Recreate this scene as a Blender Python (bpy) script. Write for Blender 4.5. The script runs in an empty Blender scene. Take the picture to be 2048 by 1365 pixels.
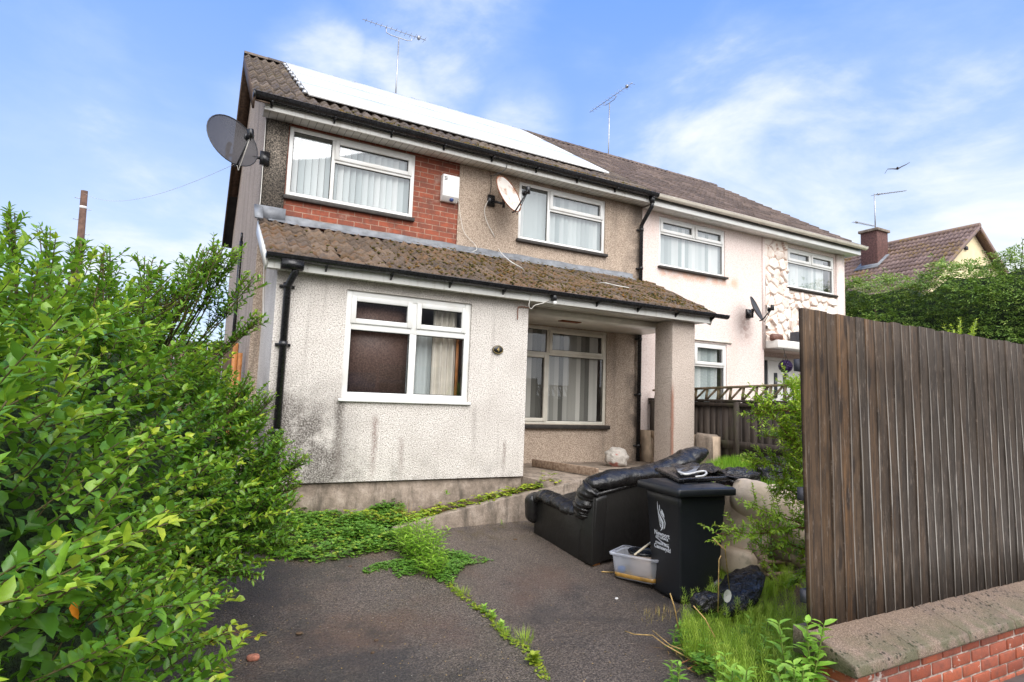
import bpy, math, random
import numpy as np
from mathutils import Vector, Matrix
random.seed(4); RNG = np.random.default_rng(7)
R = math.radians
scene = bpy.context.scene
COL = scene.collection
# ------------------------------------------------------------------ site frame
# u: along the house fronts (right), v: towards the street, z: up, 0 = eye height.
# world = (u, -v, z)
F = 1186.0; RX = .099; RY = -.0361; RZ = .4908; CU = -.9161; CV = 6.9582
EYE = np.array([CU, CV, 0.0])
def ray(px, py):
    a = (px-1024)/F; b = (682.5-py)/F
    cr, sr = math.cos(RY), math.sin(RY); x = a*cr+b*sr; zz = -a*sr+b*cr
    ct, st = math.cos(RX), math.sin(RX); y = ct-zz*st; z = st+zz*ct
    c, s = math.cos(RZ), math.sin(RZ)
    return np.array([x*c+y*s, -(-x*s+y*c), z])
def pv(px, py, v): r = ray(px, py); return EYE+r*(v-CV)/r[1]     # survey point on a wall plane
def pz(px, py, z): r = ray(px, py); return EYE+r*z/r[2]          # survey point on a level
def pu(px, py, u): r = ray(px, py); return EYE+r*(u-CU)/r[0]
def sst(a, b, x):
    t = np.clip((x-a)/(b-a), 0, 1); return t*t*(3-2*t)
def G(u, v):     # height of the ground of the plot
    g = -1.38-.155*np.clip(v, 0, 2.5)
    return g+.7*sst(3.4, 6.2, u)*(1-.6*sst(2.6, 4.4, v))*np.maximum(sst(.30, .75, v), sst(6.3, 6.5, u))
def pg(px, py):
    z = -1.6
    for _ in range(30):
        p = pz(px, py, z); z = .5*z+.5*float(G(p[0], p[1]))
    return p
VM = -1.4        # main wall plane
# ------------------------------------------------------------------ node helper
class NT:
    def __init__(s, nt): s.nt = nt; s.n = nt.nodes; s.l = nt.links
    def new(s, t, **k):
        n = s.n.new(t)
        for a, b in k.items(): setattr(n, a, b)
        return n
    def set(s, inp, val):
        if isinstance(val, bpy.types.NodeSocket): s.l.new(val, inp)
        elif isinstance(val, (tuple, list)) and inp.type == 'RGBA' and len(val) == 3: inp.default_value = (*val, 1)
        else: inp.default_value = val
    def pos(s): return s.new('ShaderNodeNewGeometry').outputs['Position']
    def obj(s): return s.new('ShaderNodeTexCoord').outputs['Object']
    def mapping(s, vec, scale=(1, 1, 1), rot=(0, 0, 0), loc=(0, 0, 0)):
        m = s.new('ShaderNodeMapping'); s.set(m.inputs['Vector'], vec)
        m.inputs['Scale'].default_value = scale; m.inputs['Rotation'].default_value = rot; m.inputs['Location'].default_value = loc
        return m.outputs[0]
    def noise(s, vec, scale, detail=4, rough=.55, dist=0, out='Fac'):
        n = s.new('ShaderNodeTexNoise'); s.set(n.inputs['Vector'], vec)
        n.inputs['Scale'].default_value = scale; n.inputs['Detail'].default_value = detail
        n.inputs['Roughness'].default_value = rough; n.inputs['Distortion'].default_value = dist
        return n.outputs[out]
    def vor(s, vec, scale, feat='F1', out='Distance'):
        n = s.new('ShaderNodeTexVoronoi', feature=feat); s.set(n.inputs['Vector'], vec); n.inputs['Scale'].default_value = scale
        return n.outputs[out]
    def ramp(s, fac, stops, interp='LINEAR'):
        n = s.new('ShaderNodeValToRGB'); s.set(n.inputs[0], fac); cr = n.color_ramp; cr.interpolation = interp
        while len(cr.elements) > 1: cr.elements.remove(cr.elements[-1])
        for i, (p, c) in enumerate(stops):
            e = cr.elements[0] if i == 0 else cr.elements.new(p)
            e.position = p
            if not isinstance(c, (tuple, list)): c = (c, c, c)
            e.color = (*c[:3], 1)
        return n.outputs[0]
    def mix(s, fac, a, b, blend='MIX'):
        n = s.new('ShaderNodeMix', data_type='RGBA', blend_type=blend)
        s.set(n.inputs[0], fac); s.set(n.inputs[6], a); s.set(n.inputs[7], b); return n.outputs[2]
    def math(s, op, a, b=None, c=None, clamp=False):
        n = s.new('ShaderNodeMath', operation=op); n.use_clamp = clamp; s.set(n.inputs[0], a)
        if b is not None: s.set(n.inputs[1], b)
        if c is not None: s.set(n.inputs[2], c)
        return n.outputs[0]
    def sep(s, v):
        n = s.new('ShaderNodeSeparateXYZ'); s.set(n.inputs[0], v); return n.outputs
    def mr(s, v, a, b, c=0, d=1, smooth=True):
        n = s.new('ShaderNodeMapRange'); n.clamp = True
        if smooth: n.interpolation_type = 'SMOOTHSTEP'
        s.set(n.inputs[0], v)
        for i, x in enumerate((a, b, c, d)): n.inputs[i+1].default_value = x
        return n.outputs[0]
    def attr(s, name='rnd'):
        n = s.new('ShaderNodeAttribute'); n.attribute_name = name; return n.outputs['Fac']
    def bump(s, h, strength=.5, dist=.01, normal=None):
        n = s.new('ShaderNodeBump'); s.set(n.inputs['Height'], h); n.inputs['Strength'].default_value = strength
        n.inputs['Distance'].default_value = dist
        if normal is not None: s.l.new(normal, n.inputs['Normal'])
        return n.outputs[0]
MATS = {}
def mat(name):
    def deco(fn):
        m = bpy.data.materials.new(name); m.use_nodes = True; nt = NT(m.node_tree); nt.n.clear()
        out = nt.new('ShaderNodeOutputMaterial')
        def P(col, rough=.6, normal=None, **k):
            b = nt.new('ShaderNodeBsdfPrincipled'); nt.set(b.inputs['Base Color'], col); nt.set(b.inputs['Roughness'], rough)
            if normal is not None: nt.l.new(normal, b.inputs['Normal'])
            for a, v in k.items(): nt.set(b.inputs[a.replace('_', ' ')], v)
            return b.outputs[0]
        r = fn(nt, P)
        nt.l.new(r, out.inputs['Surface'])
        MATS[name] = m
        return m
    return deco
def simple(name, col, rough=.5, var=.12, scale=6, bump=0, bscale=60, **k):
    @mat(name)
    def _(n, P):
        p = n.pos(); f = n.noise(p, scale, 5)
        c = n.mix(n.mr(f, .3, .7), tuple(x*(1-var) for x in col), tuple(min(1, x*(1+var)) for x in col))
        nm = n.bump(n.noise(p, bscale, 3), bump, .004) if bump else None
        rr = n.mr(n.noise(p, scale*2.3, 3), .3, .7, max(.02, rough-.08), min(1, rough+.08))
        return P(c, rr, nm, **k)
# ------------------------------------------------------------------ materials
def pebble(n, light, dark, sc=75, thr=(.40, .58), bs=.5):
    p = n.pos()
    a = n.vor(p, sc); b = n.noise(p, sc*.8, 3, .7)
    sp = n.noise(p, sc*.72, 3, .75)
    c = n.ramp(sp, [(thr[0], dark), (thr[1], light)])
    big = n.noise(p, 2.2, 4)
    c = n.mix(n.mr(big, .3, .75, 0, .22), c, dark)
    h = n.math('ADD', n.math('MULTIPLY', a, -1.0), b)
    return c, n.bump(h, bs, .012), p
@mat('pebbledash_brown')
def _(n, P):
    c, nm, p = pebble(n, (.62, .50, .395), (.24, .175, .13), sc=95)
    x, y, z = n.sep(p)
    st = n.noise(n.mapping(p, (7, 7, .5)), 1.0, 4)
    c = n.mix(n.math('MULTIPLY', n.mr(st, .5, .75), .35), c, (.09, .075, .06))
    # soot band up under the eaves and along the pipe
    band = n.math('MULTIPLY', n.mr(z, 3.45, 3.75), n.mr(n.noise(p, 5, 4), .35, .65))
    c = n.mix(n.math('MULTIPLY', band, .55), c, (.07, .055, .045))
    pipe = n.math('MULTIPLY', n.mr(x, 5.75, 6.1), n.mr(n.noise(p, 4, 4), .35, .65))
    c = n.mix(n.math('MULTIPLY', pipe, .7), c, (.07, .055, .045))
    return P(c, .8, nm)
@mat('pebbledash_sooty')
def _(n, P):
    c, nm, p = pebble(n, (.42, .35, .28), (.035, .03, .025), thr=(.42, .68))
    x, y, z = n.sep(p)
    c = n.mix(n.math('MULTIPLY', n.mr(z, 3.3, 2.4), n.mr(n.noise(p, 3, 3), .3, .7, .15, .6)), c, (.045, .04, .035))
    return P(c, .8, nm)
@mat('pebbledash_gable')
def _(n, P):
    c, nm, p = pebble(n, (.62, .51, .42), (.24, .18, .14))
    st = n.noise(n.mapping(p, (5, 5, .4)), 1.0, 4)
    c = n.mix(n.math('MULTIPLY', n.mr(st, .45, .75), .4), c, (.13, .10, .085))
    return P(c, .8, nm)
@mat('render_white')
def _(n, P):
    c, nm, p = pebble(n, (.81, .765, .715), (.30, .25, .215), sc=100, thr=(.38, .52), bs=.55)
    x, y, z = n.sep(p)
    nz = n.noise(p, 2.6, 6, .65)
    # dirty growth on the lower left of the wall
    a = n.math('MULTIPLY', n.mr(x, 1.1, -.1), n.mr(z, .45, -.95))
    a = n.math('MULTIPLY', n.math('MULTIPLY', a, n.mr(nz, .3, .6)), 2.6, clamp=True)
    b = n.math('MULTIPLY', n.mr(z, -.55, -1.0), n.mr(n.noise(p, 4, 5), .42, .7))
    b = n.math('MULTIPLY', b, n.mr(x, 1.9, .2, .35, 1))
    grain = n.mr(n.noise(p, 55, 3, .7), .38, .6, .45, 1)
    dirt = n.math('MULTIPLY', n.math('MAXIMUM', a, b), grain)
    c = n.mix(n.math('MULTIPLY', dirt, .95, clamp=True), c, (.075, .062, .052))
    # run marks below the sill ends, and rusty ones
    def drip(c, ux, w, z1, z0, col, s):
        off = n.math('MULTIPLY', n.math('SUBTRACT', n.noise(p, 3, 3), .5), .12)
        d = n.math('ABSOLUTE', n.math('SUBTRACT', n.math('ADD', x, off), ux))
        m = n.math('MULTIPLY', n.mr(d, w, 0), n.mr(z, z1, z1-.1))
        m = n.math('MULTIPLY', m, n.mr(z, z0, z1-.25, 0, 1))
        m = n.math('MULTIPLY', m, n.mr(n.noise(p, 40, 3), .35, .6, .3, 1))
        return n.mix(n.math('MULTIPLY', m, s), c, col)
    c = drip(c, .60, .09, .0, -1.2, (.07, .055, .045), .85)
    c = drip(c, 1.02, .07, -.2, -1.25, (.16, .08, .06), .7)
    c = drip(c, 1.35, .05, -.45, -1.1, (.16, .09, .07), .5)
    c = drip(c, 2.30, .06, -.05, -1.0, (.14, .11, .09), .35)
    c = drip(c, 2.75, .05, -.5, -1.0, (.14, .08, .06), .6)
    st = n.noise(n.mapping(p, (9, 9, .45)), 1.0, 4)
    c = n.mix(n.math('MULTIPLY', n.mr(st, .55, .8), .28), c, (.2, .16, .13))
    # darker mottling close under the roof and the faded patch at the porch corner
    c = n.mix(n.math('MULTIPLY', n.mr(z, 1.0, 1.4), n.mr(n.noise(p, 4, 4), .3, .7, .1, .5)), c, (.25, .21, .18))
    return P(c, .8, nm)
@mat('render_pillar')
def _(n, P):
    c, nm, p = pebble(n, (.66, .57, .50), (.32, .24, .19), sc=85, thr=(.34, .55), bs=.8)
    x, y, z = n.sep(p)
    off = n.math('MULTIPLY', n.math('SUBTRACT', n.noise(p, 6, 3), .5), .05)
    d = n.math('ABSOLUTE', n.math('SUBTRACT', n.math('ADD', x, off), 5.665))
    m = n.math('MULTIPLY', n.math('MULTIPLY', n.mr(d, .05, 0), n.mr(z, .45, .1)), n.mr(y, .05, .01))
    c = n.mix(n.math('MULTIPLY', m, .75), c, (.26, .07, .02))
    return P(c, .8, nm)
@mat('render_pink')
def _(n, P):
    p = n.pos()
    a = n.noise(p, 42, 4, .65)
    c = n.ramp(a, [(.3, (.62, .48, .43)), (.5, (.80, .68, .63)), (.7, (.86, .76, .72))])
    st = n.noise(n.mapping(p, (3, 3, .6)), 1, 4)
    c = n.mix(n.math('MULTIPLY', n.mr(st, .5, .8), .35), c, (.72, .50, .40))
    x, y, z = n.sep(p)
    # rusty splash on the wall beneath the dish
    m = n.math('MULTIPLY', n.mr(n.math('ABSOLUTE', n.math('SUBTRACT', x, 8.95)), .28, 0), n.mr(n.math('ABSOLUTE', n.math('SUBTRACT', z, 1.65)), .45, 0))
    m = n.math('MULTIPLY', m, n.mr(n.noise(p, 12, 3), .3, .65))
    c = n.mix(n.math('MULTIPLY', m, .55), c, (.30, .12, .08))
    # peachy bare strips below the sills
    for (ux, uw, zz) in ((7.7, 1.1, 2.52), ):
        m = n.math('MULTIPLY', n.mr(n.math('ABSOLUTE', n.math('SUBTRACT', x, ux)), uw, uw-.15), n.mr(n.math('ABSOLUTE', n.math('SUBTRACT', z, zz)), .16, .02))
        c = n.mix(n.math('MULTIPLY', m, n.mr(n.noise(p, 6, 3), .3, .6, 0, .6)), c, (.72, .36, .2))
    return P(c, .8, n.bump(a, .7, .012))
@mat('stone_cladding_white')
def _(n, P):
    p = n.pos(); r = n.attr()
    c = n.mix(n.mr(n.noise(p, 9, 4), .35, .7), (.86, .78, .71), (.76, .63, .54))
    c = n.mix(n.mr(r, .35, 0), c, (.48, .3, .22))
    return P(c, .7, n.bump(n.noise(p, 30, 4), .4, .01))
@mat('brick_red')
def _(n, P):
    p = n.mapping(n.pos(), rot=(R(90), 0, 0))
    b = n.new('ShaderNodeTexBrick'); n.set(b.inputs['Vector'], p)
    b.offset = .5
    for k, v in dict(Scale=1.0, **{'Mortar Size': .007, 'Mortar Smooth': .25, 'Bias': -.1, 'Brick Width': .235, 'Row Height': .079}).items(): b.inputs[k].default_value = v
    b.inputs['Color1'].default_value = (.36, .085, .04, 1); b.inputs['Color2'].default_value = (.22, .06, .035, 1)
    b.inputs['Mortar'].default_value = (.46, .28, .2, 1)
    ns = n.noise(n.pos(), 7, 6, .7)
    c = n.mix(n.mr(ns, .35, .7, 0, .75), b.outputs['Color'], (.13, .05, .035))
    c = n.mix(n.mr(n.noise(n.pos(), 3, 4), .62, .72, 0, .5), c, (.45, .3, .24))
    h = n.math('ADD', n.math('MULTIPLY', b.outputs['Fac'], -1.5), n.math('MULTIPLY', n.noise(n.pos(), 90, 3), .6))
    return P(c, .8, n.bump(h, .8, .01))
@mat('brick_blocks')
def _(n, P):
    r = n.attr(); p = n.pos()
    c = n.ramp(r, [(0, (.26, .06, .03)), (.4, (.40, .10, .045)), (.75, (.34, .09, .05)), (1, (.20, .06, .04))])
    c = n.mix(n.mr(n.noise(p, 12, 6, .7), .4, .75, 0, .6), c, (.10, .045, .035))
    c = n.mix(n.mr(n.noise(p, 7, 6, .75), .60, .64, 0, .75), c, (.62, .55, .5))
    return P(c, .65, n.bump(n.noise(p, 110, 4), .5, .006))
@mat('mortar')
def _(n, P):
    p = n.pos(); c = n.mix(n.mr(n.noise(p, 14, 5), .35, .65), (.22, .16, .13), (.5, .42, .37))
    return P(c, .9, n.bump(n.noise(p, 150, 3), .6, .005))
@mat('coping_concrete')
def _(n, P):
    p = n.pos()
    f = n.noise(p, 130, 4, .7); g = n.noise(p, 5, 6, .7)
    c = n.ramp(f, [(.34, (.075, .052, .036)), (.5, (.20, .14, .098)), (.64, (.36, .27, .21))])
    c = n.mix(n.mr(g, .4, .7, 0, .6), c, (.16, .12, .10))
    ms = n.math('MULTIPLY', n.mr(n.vor(p, 30), .34, .20), n.mr(n.noise(p, 5, 4), .47, .56))
    c = n.mix(ms, c, (.028, .02, .012))
    x, y, z = n.sep(p)
    c = n.mix(n.math('MULTIPLY', n.mr(z, -1.28, -1.4), n.mr(n.noise(p, 8, 5), .35, .6, 0, .7)), c, (.07, .08, .03))
    return P(c, .55, n.bump(n.math('ADD', f, n.math('MULTIPLY', ms, .8)), .7, .006))
def tiles(name, base, light, dark, moss, mossamt, mosscol2=None, lichen=.5):
    @mat(name)
    def _(n, P):
        p = n.pos(); r = n.attr()
        c = n.mix(.45, base, n.ramp(r, [(0, dark), (.5, base), (1, light)]))
        c = n.mix(n.mr(n.noise(p, 35, 4, .7), .45, .7, 0, lichen), c, light)
        c = n.mix(n.mr(n.noise(p, 22, 5, .7), .5, .68, 0, .7), c, dark)
        if mossamt:
            m = n.mr(n.math('ADD', n.noise(p, 9, 6, .75), n.math('MULTIPLY', n.noise(p, 1.1, 3), .5)), 1.02-mossamt, 1.16-mossamt)
            mc = n.ramp(n.noise(p, 15, 5, .7), [(.32, moss), (.6, mosscol2 or moss)])
            c = n.mix(n.math('MULTIPLY', m, .85), c, mc)
        return P(c, .62, n.bump(n.noise(p, 60, 5, .75), .9, .02))
tiles('tiles_main', (.085, .062, .048), (.30, .23, .17), (.026, .020, .017), (.09, .075, .02), .2, (.14, .1, .04))
tiles('tiles_neighbour', (.10, .066, .052), (.26, .19, .155), (.035, .024, .020), (.1, .075, .03), .08, lichen=.35)
tiles('tiles_porch', (.12, .085, .062), (.30, .21, .14), (.03, .021, .016), (.08, .058, .018), .31, (.20, .10, .045), .45)
tiles('tiles_bungalow', (.2, .13, .11), (.36, .25, .22), (.10, .06, .05), (.28, .16, .03), .26, (.2, .13, .03), .3)
@mat('moss')
def _(n, P):
    p = n.pos(); c = n.ramp(n.noise(p, 10, 5, .7), [(.36, (.04, .042, .010)), (.5, (.11, .085, .018)), (.66, (.24, .11, .03))])
    return P(c, .95, n.bump(n.noise(p, 120, 4), 1, .01))
@mat('white_upvc')
def _(n, P):
    p = n.pos()
    c = n.mix(n.mr(n.noise(p, 3, 5), .4, .75, 0, .5), (.82, .82, .80), (.66, .63, .57))
    return P(c, .3)
@mat('white_painted_board')
def _(n, P):
    p = n.pos(); st = n.noise(n.mapping(p, (14, 14, 1.5)), 1, 4)
    c = n.mix(n.mr(st, .52, .75, 0, .5), (.80, .79, .75), (.40, .36, .28))
    c = n.mix(n.math('MULTIPLY', n.mr(n.noise(p, 28, 2), .72, .76), .8), c, (.05, .04, .035))
    return P(c, .4)
@mat('soffit_boards')
def _(n, P):
    p = n.pos(); x, y, z = n.sep(p)
    g = n.math('FRACT', n.math('MULTIPLY', x, 10.0)); ln = n.math('LESS_THAN', g, .09)
    c = n.mix(n.mr(n.noise(p, 4, 5), .4, .7, 0, .7), (.66, .64, .58), (.46, .43, .37))
    c = n.mix(n.math('MULTIPLY', ln, .7), c, (.12, .11, .09))
    return P(c, .5, n.bump(n.math('SUBTRACT', 1.0, ln), .5, .004))
simple('cream_upvc_gutter', (.78, .72, .62), .35, .08, 3)
simple('cream_frame', (.70, .66, .57), .4, .1, 4)
simple('black_plastic', (.012, .012, .014), .28, .3, 20, .25, 80)
simple('black_gutter', (.014, .014, .016), .3, .4, 14, .5, 60)
simple('dark_sill', (.03, .024, .02), .6, .4, 14, .5)
simple('lead', (.17, .18, .20), .5, .3, 7, .4, 30)
simple('dark_interior', (.03, .03, .03), .9, .2, 3)
simple('room_wall', (.30, .28, .25), .9, .1, 3)
simple('galvanised', (.42, .43, .45), .4, .15, 9, 0, 60, Metallic=.8)
simple('dish_white', (.55, .50, .45), .5, .15, 9)
simple('dish_dark', (.035, .035, .04), .45, .2, 9)
simple('rust', (.22, .075, .03), .8, .4, 25, .4)
simple('white_cable', (.75, .72, .66), .5, .05)
simple('black_cable', (.015, .015, .015), .5, .1)
simple('alarm_box', (.80, .79, .77), .3, .05)
simple('alarm_lens', (.03, .06, .2), .08, .1)
simple('cream_render', (.78, .66, .42), .8, .1, 2, .3, 40)
simple('chimney_brick', (.11, .052, .045), .85, .35, 18, .6, 60)
simple('bird_dark', (.08, .07, .07), .7, .1)
@mat('old_concrete')
def _(n, P):
    p = n.pos(); x, y, z = n.sep(p)
    c = n.ramp(n.noise(p, 5, 7, .7), [(.3, (.10, .08, .06)), (.5, (.26, .205, .16)), (.68, (.40, .33, .27))])
    c = n.mix(n.mr(n.noise(n.mapping(p, (5, 5, 1)), 1.6, 5, .7), .48, .7, 0, .75), c, (.055, .045, .033))
    c = n.mix(n.mr(n.noise(p, 70, 3, .7), .5, .65, 0, .4), c, (.10, .08, .06))
    return P(c, .85, n.bump(n.noise(p, 40, 5, .7), .7, .012))
simple('block_beige', (.46, .35, .25), .8, .2, 8, .5, 60)
simple('purple_leaf', (.03, .012, .07), .6, .4, 60)
simple('gold_paint', (.55, .40, .14), .4, .1)
simple('plaque_black', (.012, .012, .012), .3, .1)
simple('rope_blue', (.03, .16, .24), .7, .3, 40)
simple('straw', (.50, .33, .12), .7, .35, 30)
simple('twig_dark', (.09, .055, .03), .85, .3, 30)
simple('stem_red', (.17, .075, .03), .7, .3, 20)
simple('stem_green', (.16, .22, .04), .6, .2, 20)
simple('stem_olive', (.075, .06, .02), .8, .3, 20)
simple('pole_wood', (.11, .062, .045), .9, .3, 5, .5)
simple('white_print', (.78, .80, .84), .4, .03)
simple('brick_fragment', (.36, .14, .09), .8, .3, 60, .6)
simple('orange_wood', (.42, .17, .05), .5, .3, 8)
simple('bucket_cream', (.70, .58, .50), .45, .2, 30)
simple('dirty_water', (.38, .21, .05), .12, .35, 12)
simple('blue_plastic', (.08, .25, .6), .4, .1)
simple('wood_handle', (.72, .62, .45), .5, .1)
simple('dark_fabric', (.05, .05, .06), .8, .2, 20)
simple('steel_pan', (.12, .12, .12), .25, .2, 8, 0, 60, Metallic=.9)
simple('curtain', (.62, .58, .50), .8, .1, 3)
simple('pavement', (.2, .19, .185), .8, .2, 4, .5, 80)
simple('leaf_orange', (.65, .22, .01), .5, .2, 30)
simple('terrace_brick', (.24, .10, .06), .9, .2, 9)
simple('street_glass', (.05, .06, .07), .1, .1, 3)
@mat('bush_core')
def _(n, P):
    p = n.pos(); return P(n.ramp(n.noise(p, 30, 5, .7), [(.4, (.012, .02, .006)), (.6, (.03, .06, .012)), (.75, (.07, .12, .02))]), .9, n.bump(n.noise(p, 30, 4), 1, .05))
@mat('cobble_brown')
def _(n, P):
    p = n.pos(); return P(n.ramp(n.noise(p, 60, 4, .7), [(.35, (.05, .02, .015)), (.6, (.2, .09, .06)), (.75, (.4, .28, .2))]), .6)
@mat('blinds')
def _(n, P):
    r = n.attr(); c = n.ramp(r, [(0, (.42, .50, .50)), (.5, (.70, .77, .76)), (1, (.88, .92, .90))])
    b = P(c, .8)
    t = n.new('ShaderNodeBsdfTranslucent'); n.set(t.inputs[0], c)
    m = n.new('ShaderNodeMixShader'); m.inputs[0].default_value = .25; n.l.new(b, m.inputs[1]); n.l.new(t.outputs[0], m.inputs[2]); return m.outputs[0]
@mat('blinds_grey')
def _(n, P):
    return P(n.ramp(n.attr(), [(0, (.13, .13, .115)), (.3, (.30, .30, .27)), (1, (.62, .61, .56))]), .85)
@mat('painted_brick_reflection')
def _(n, P):  # mottled brown paints brickwork reflected in frosted glass
    p = n.pos(); x, y, z = n.sep(p)
    c = n.ramp(n.noise(p, 55, 4, .7), [(.3, (.05, .032, .026)), (.6, (.17, .11, .09)), (.8, (.28, .2, .17))])
    return P(c, .5)
def glassmat(name, refl, tint=(1, 1, 1), rough=.02):
    @mat(name)
    def _(n, P):
        f = n.new('ShaderNodeLayerWeight'); f.inputs[0].default_value = .5
        fac = n.math('ADD', n.math('MULTIPLY', n.math('POWER', f.outputs['Facing'], 3.0), .85), refl, clamp=True)
        g = n.new('ShaderNodeBsdfGlossy'); g.inputs['Roughness'].default_value = rough; n.set(g.inputs['Color'], (.95, .97, 1.0))
        t = n.new('ShaderNodeBsdfTransparent'); n.set(t.inputs[0], tint)
        m = n.new('ShaderNodeMixShader'); n.set(m.inputs[0], fac); n.l.new(t.outputs[0], m.inputs[1]); n.l.new(g.outputs[0], m.inputs[2])
        return m.outputs[0]
glassmat('window_glass', .14); glassmat('window_glass_dim', .05)
@mat('solar_painted_reflection')
def _(n, P):  # near-white base paints the bright sky reflection onto the dark panel glass
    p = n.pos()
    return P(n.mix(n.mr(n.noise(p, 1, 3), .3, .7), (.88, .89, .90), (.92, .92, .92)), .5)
@mat('dish_mesh')
def _(n, P):
    b = P((.075, .07, .075), .45)
    t = n.new('ShaderNodeBsdfTransparent')
    m = n.new('ShaderNodeMixShader'); m.inputs[0].default_value = .74
    n.l.new(t.outputs[0], m.inputs[1]); n.l.new(b, m.inputs[2]); return m.outputs[0]
@mat('dish_rusty')
def _(n, P):
    p = n.pos(); c = n.mix(n.mr(n.noise(p, 6, 6, .7), .5, .72), (.66, .61, .56), (.34, .17, .09))
    return P(c, .55)
@mat('asphalt')
def _(n, P):
    p = n.pos()
    f = n.noise(p, 75, 4, .85); g = n.vor(p, 60)
    c = n.ramp(f, [(.38, (.030, .023, .019)), (.5, (.115, .088, .071)), (.60, (.30, .24, .19))])
    big = n.noise(p, .9, 5, .6)
    c = n.mix(n.mr(big, .48, .72, 0, .6), c, (.15, .082, .055))
    c = n.mix(n.mr(n.noise(n.mapping(p, loc=(5, 3, 0)), .8, 5, .65), .47, .62, 0, .65), c, (.032, .031, .033))
    # moss and grit at the foot of the house and by the planter
    x, y, z = n.sep(p)
    ms = n.math('MULTIPLY', n.mr(y, -1.25, -.65), n.mr(n.noise(p, 4, 6, .7), .45, .62))
    c = n.mix(n.math('MULTIPLY', ms, .7), c, (.085, .062, .018))
    sp = n.math('LESS_THAN', n.vor(p, 19), .075)
    rnd = n.new('ShaderNodeTexVoronoi'); n.set(rnd.inputs['Vector'], p); rnd.inputs['Scale'].default_value = 19
    c = n.mix(n.math('MULTIPLY', sp, n.math('GREATER_THAN', n.sep(rnd.outputs['Color'])[0], .72)), c, (.55, .5, .42))
    rr = n.mr(n.noise(p, 1.6, 4), .35, .7, .34, .62)
    h = n.math('ADD', n.math('MULTIPLY', g, .9), f)
    return P(c, rr, n.bump(h, 1.0, .018))
@mat('soil')
def _(n, P):
    p = n.pos(); c = n.ramp(n.noise(p, 18, 6, .75), [(.3, (.03, .02, .013)), (.55, (.11, .072, .045)), (.75, (.2, .15, .1))])
    return P(c, .95, n.bump(n.noise(p, 45, 6, .8), 1, .03))
@mat('fence_wood')
def _(n, P):
    p = n.pos(); r_ = n.attr(); x, y, z = n.sep(p); edge = n.math('GREATER_THAN', r_, 1.5); r = n.math('SUBTRACT', r_, n.math('MULTIPLY', edge, 2.0))
    q = n.new('ShaderNodeCombineXYZ'); n.set(q.inputs[0], n.math('ADD', x, n.math('MULTIPLY', r, 7))); n.set(q.inputs[1], y); n.set(q.inputs[2], n.math('ADD', z, n.math('MULTIPLY', r, 13)))
    v = q.outputs[0]
    gr = n.noise(n.mapping(v, (55, 1, 1.3)), 1, 5, .7, .8)
    c = n.ramp(r, [(0, (.060, .040, .024)), (.35, (.105, .062, .032)), (.7, (.150, .082, .038)), (1, (.082, .058, .038))])
    c = n.mix(n.mr(gr, .38, .62, 0, .75), c, (.020, .015, .012))
    kv = n.mapping(v, (9, 0, 2.6)); kd = n.vor(kv, 1)
    kn = n.mr(kd, .27, .15); c = n.mix(n.math('MULTIPLY', kn, .85), c, (.022, .014, .01))
    # silvered lower boards further along the fence
    gz = n.math('MULTIPLY', n.mr(x, 2.9, 3.9), n.mr(z, -.15, -.7))
    gz = n.math('MULTIPLY', gz, n.mr(n.noise(n.mapping(v, (14, 1, 1.2)), 1, 4), .35, .6))
    gz = n.math('MULTIPLY', gz, n.mr(n.math('ADD', z, n.math('MULTIPLY', n.noise(n.mapping(p, (6, 1, 2)), 2, 3), .35)), -.94, -.82))
    c = n.mix(n.math('MULTIPLY', gz, .28), c, (.22, .205, .195))
    ed = n.math('MULTIPLY', edge, n.mr(n.noise(n.mapping(v, (1, 1, 2.5)), 1, 4), .35, .6, .2, 1))
    ed = n.math('MULTIPLY', ed, n.mr(x, 2.5, 3.3, .2, 1)); EDM = n.math('MULTIPLY', n.math('MULTIPLY', ed, n.mr(z, .45, -.35, .25, 1)), .9)
    c = n.mix(n.math('MULTIPLY', n.mr(n.math('ADD', x, n.math('MULTIPLY', n.noise(n.mapping(v, (1, 1, .6)), 1, 3), .6)), 2.9, 3.8), .62), c, (.052, .044, .037))
    wr = n.mr(n.noise(n.mapping(v, (14, 1, 5)), 1, 5, .7), .42, .62, 0, .5)
    c = n.mix(wr, c, (.024, .018, .014))
    c = n.mix(n.math('MULTIPLY', n.mr(n.noise(n.mapping(v, (40, 1, 8)), 1, 5, .8), .55, .66), .4), c, (.22, .175, .14))
    c = n.mix(EDM, c, (.37, .35, .32))
    return P(c, .85, n.bump(n.math('SUBTRACT', gr, n.math('MULTIPLY', kn, .5)), .8, .006), Specular_IOR_Level=.25)
@mat('lap_wood')
def _(n, P):
    p = n.pos(); r = n.attr()
    gr = n.noise(n.mapping(p, (9, 9, 1.2)), 3, 5, .65)
    c = n.ramp(r, [(0, (.028, .020, .016)), (1, (.062, .046, .036))])
    c = n.mix(n.mr(gr, .45, .75, 0, .6), c, (.13, .1, .075))
    c = n.mix(n.mr(n.noise(p, 3, 4), .5, .7, 0, .5), c, (.07, .075, .03))
    return P(c, .8, n.bump(gr, .6, .008))
@mat('trellis_wood')
def _(n, P):
    p = n.pos(); c = n.mix(n.mr(n.noise(p, 7, 4), .35, .65), (.30, .22, .14), (.13, .11, .055)); return P(c, .8, n.bump(n.noise(p, 60, 4), .5, .005))
@mat('plank_wood')
def _(n, P):
    p = n.pos(); c = n.mix(n.mr(n.noise(n.mapping(p, (2, 8, 8)), 3, 4), .35, .65), (.2, .13, .085), (.34, .25, .18)); return P(c, .8, n.bump(n.noise(p, 70, 4), .5, .005))
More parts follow.
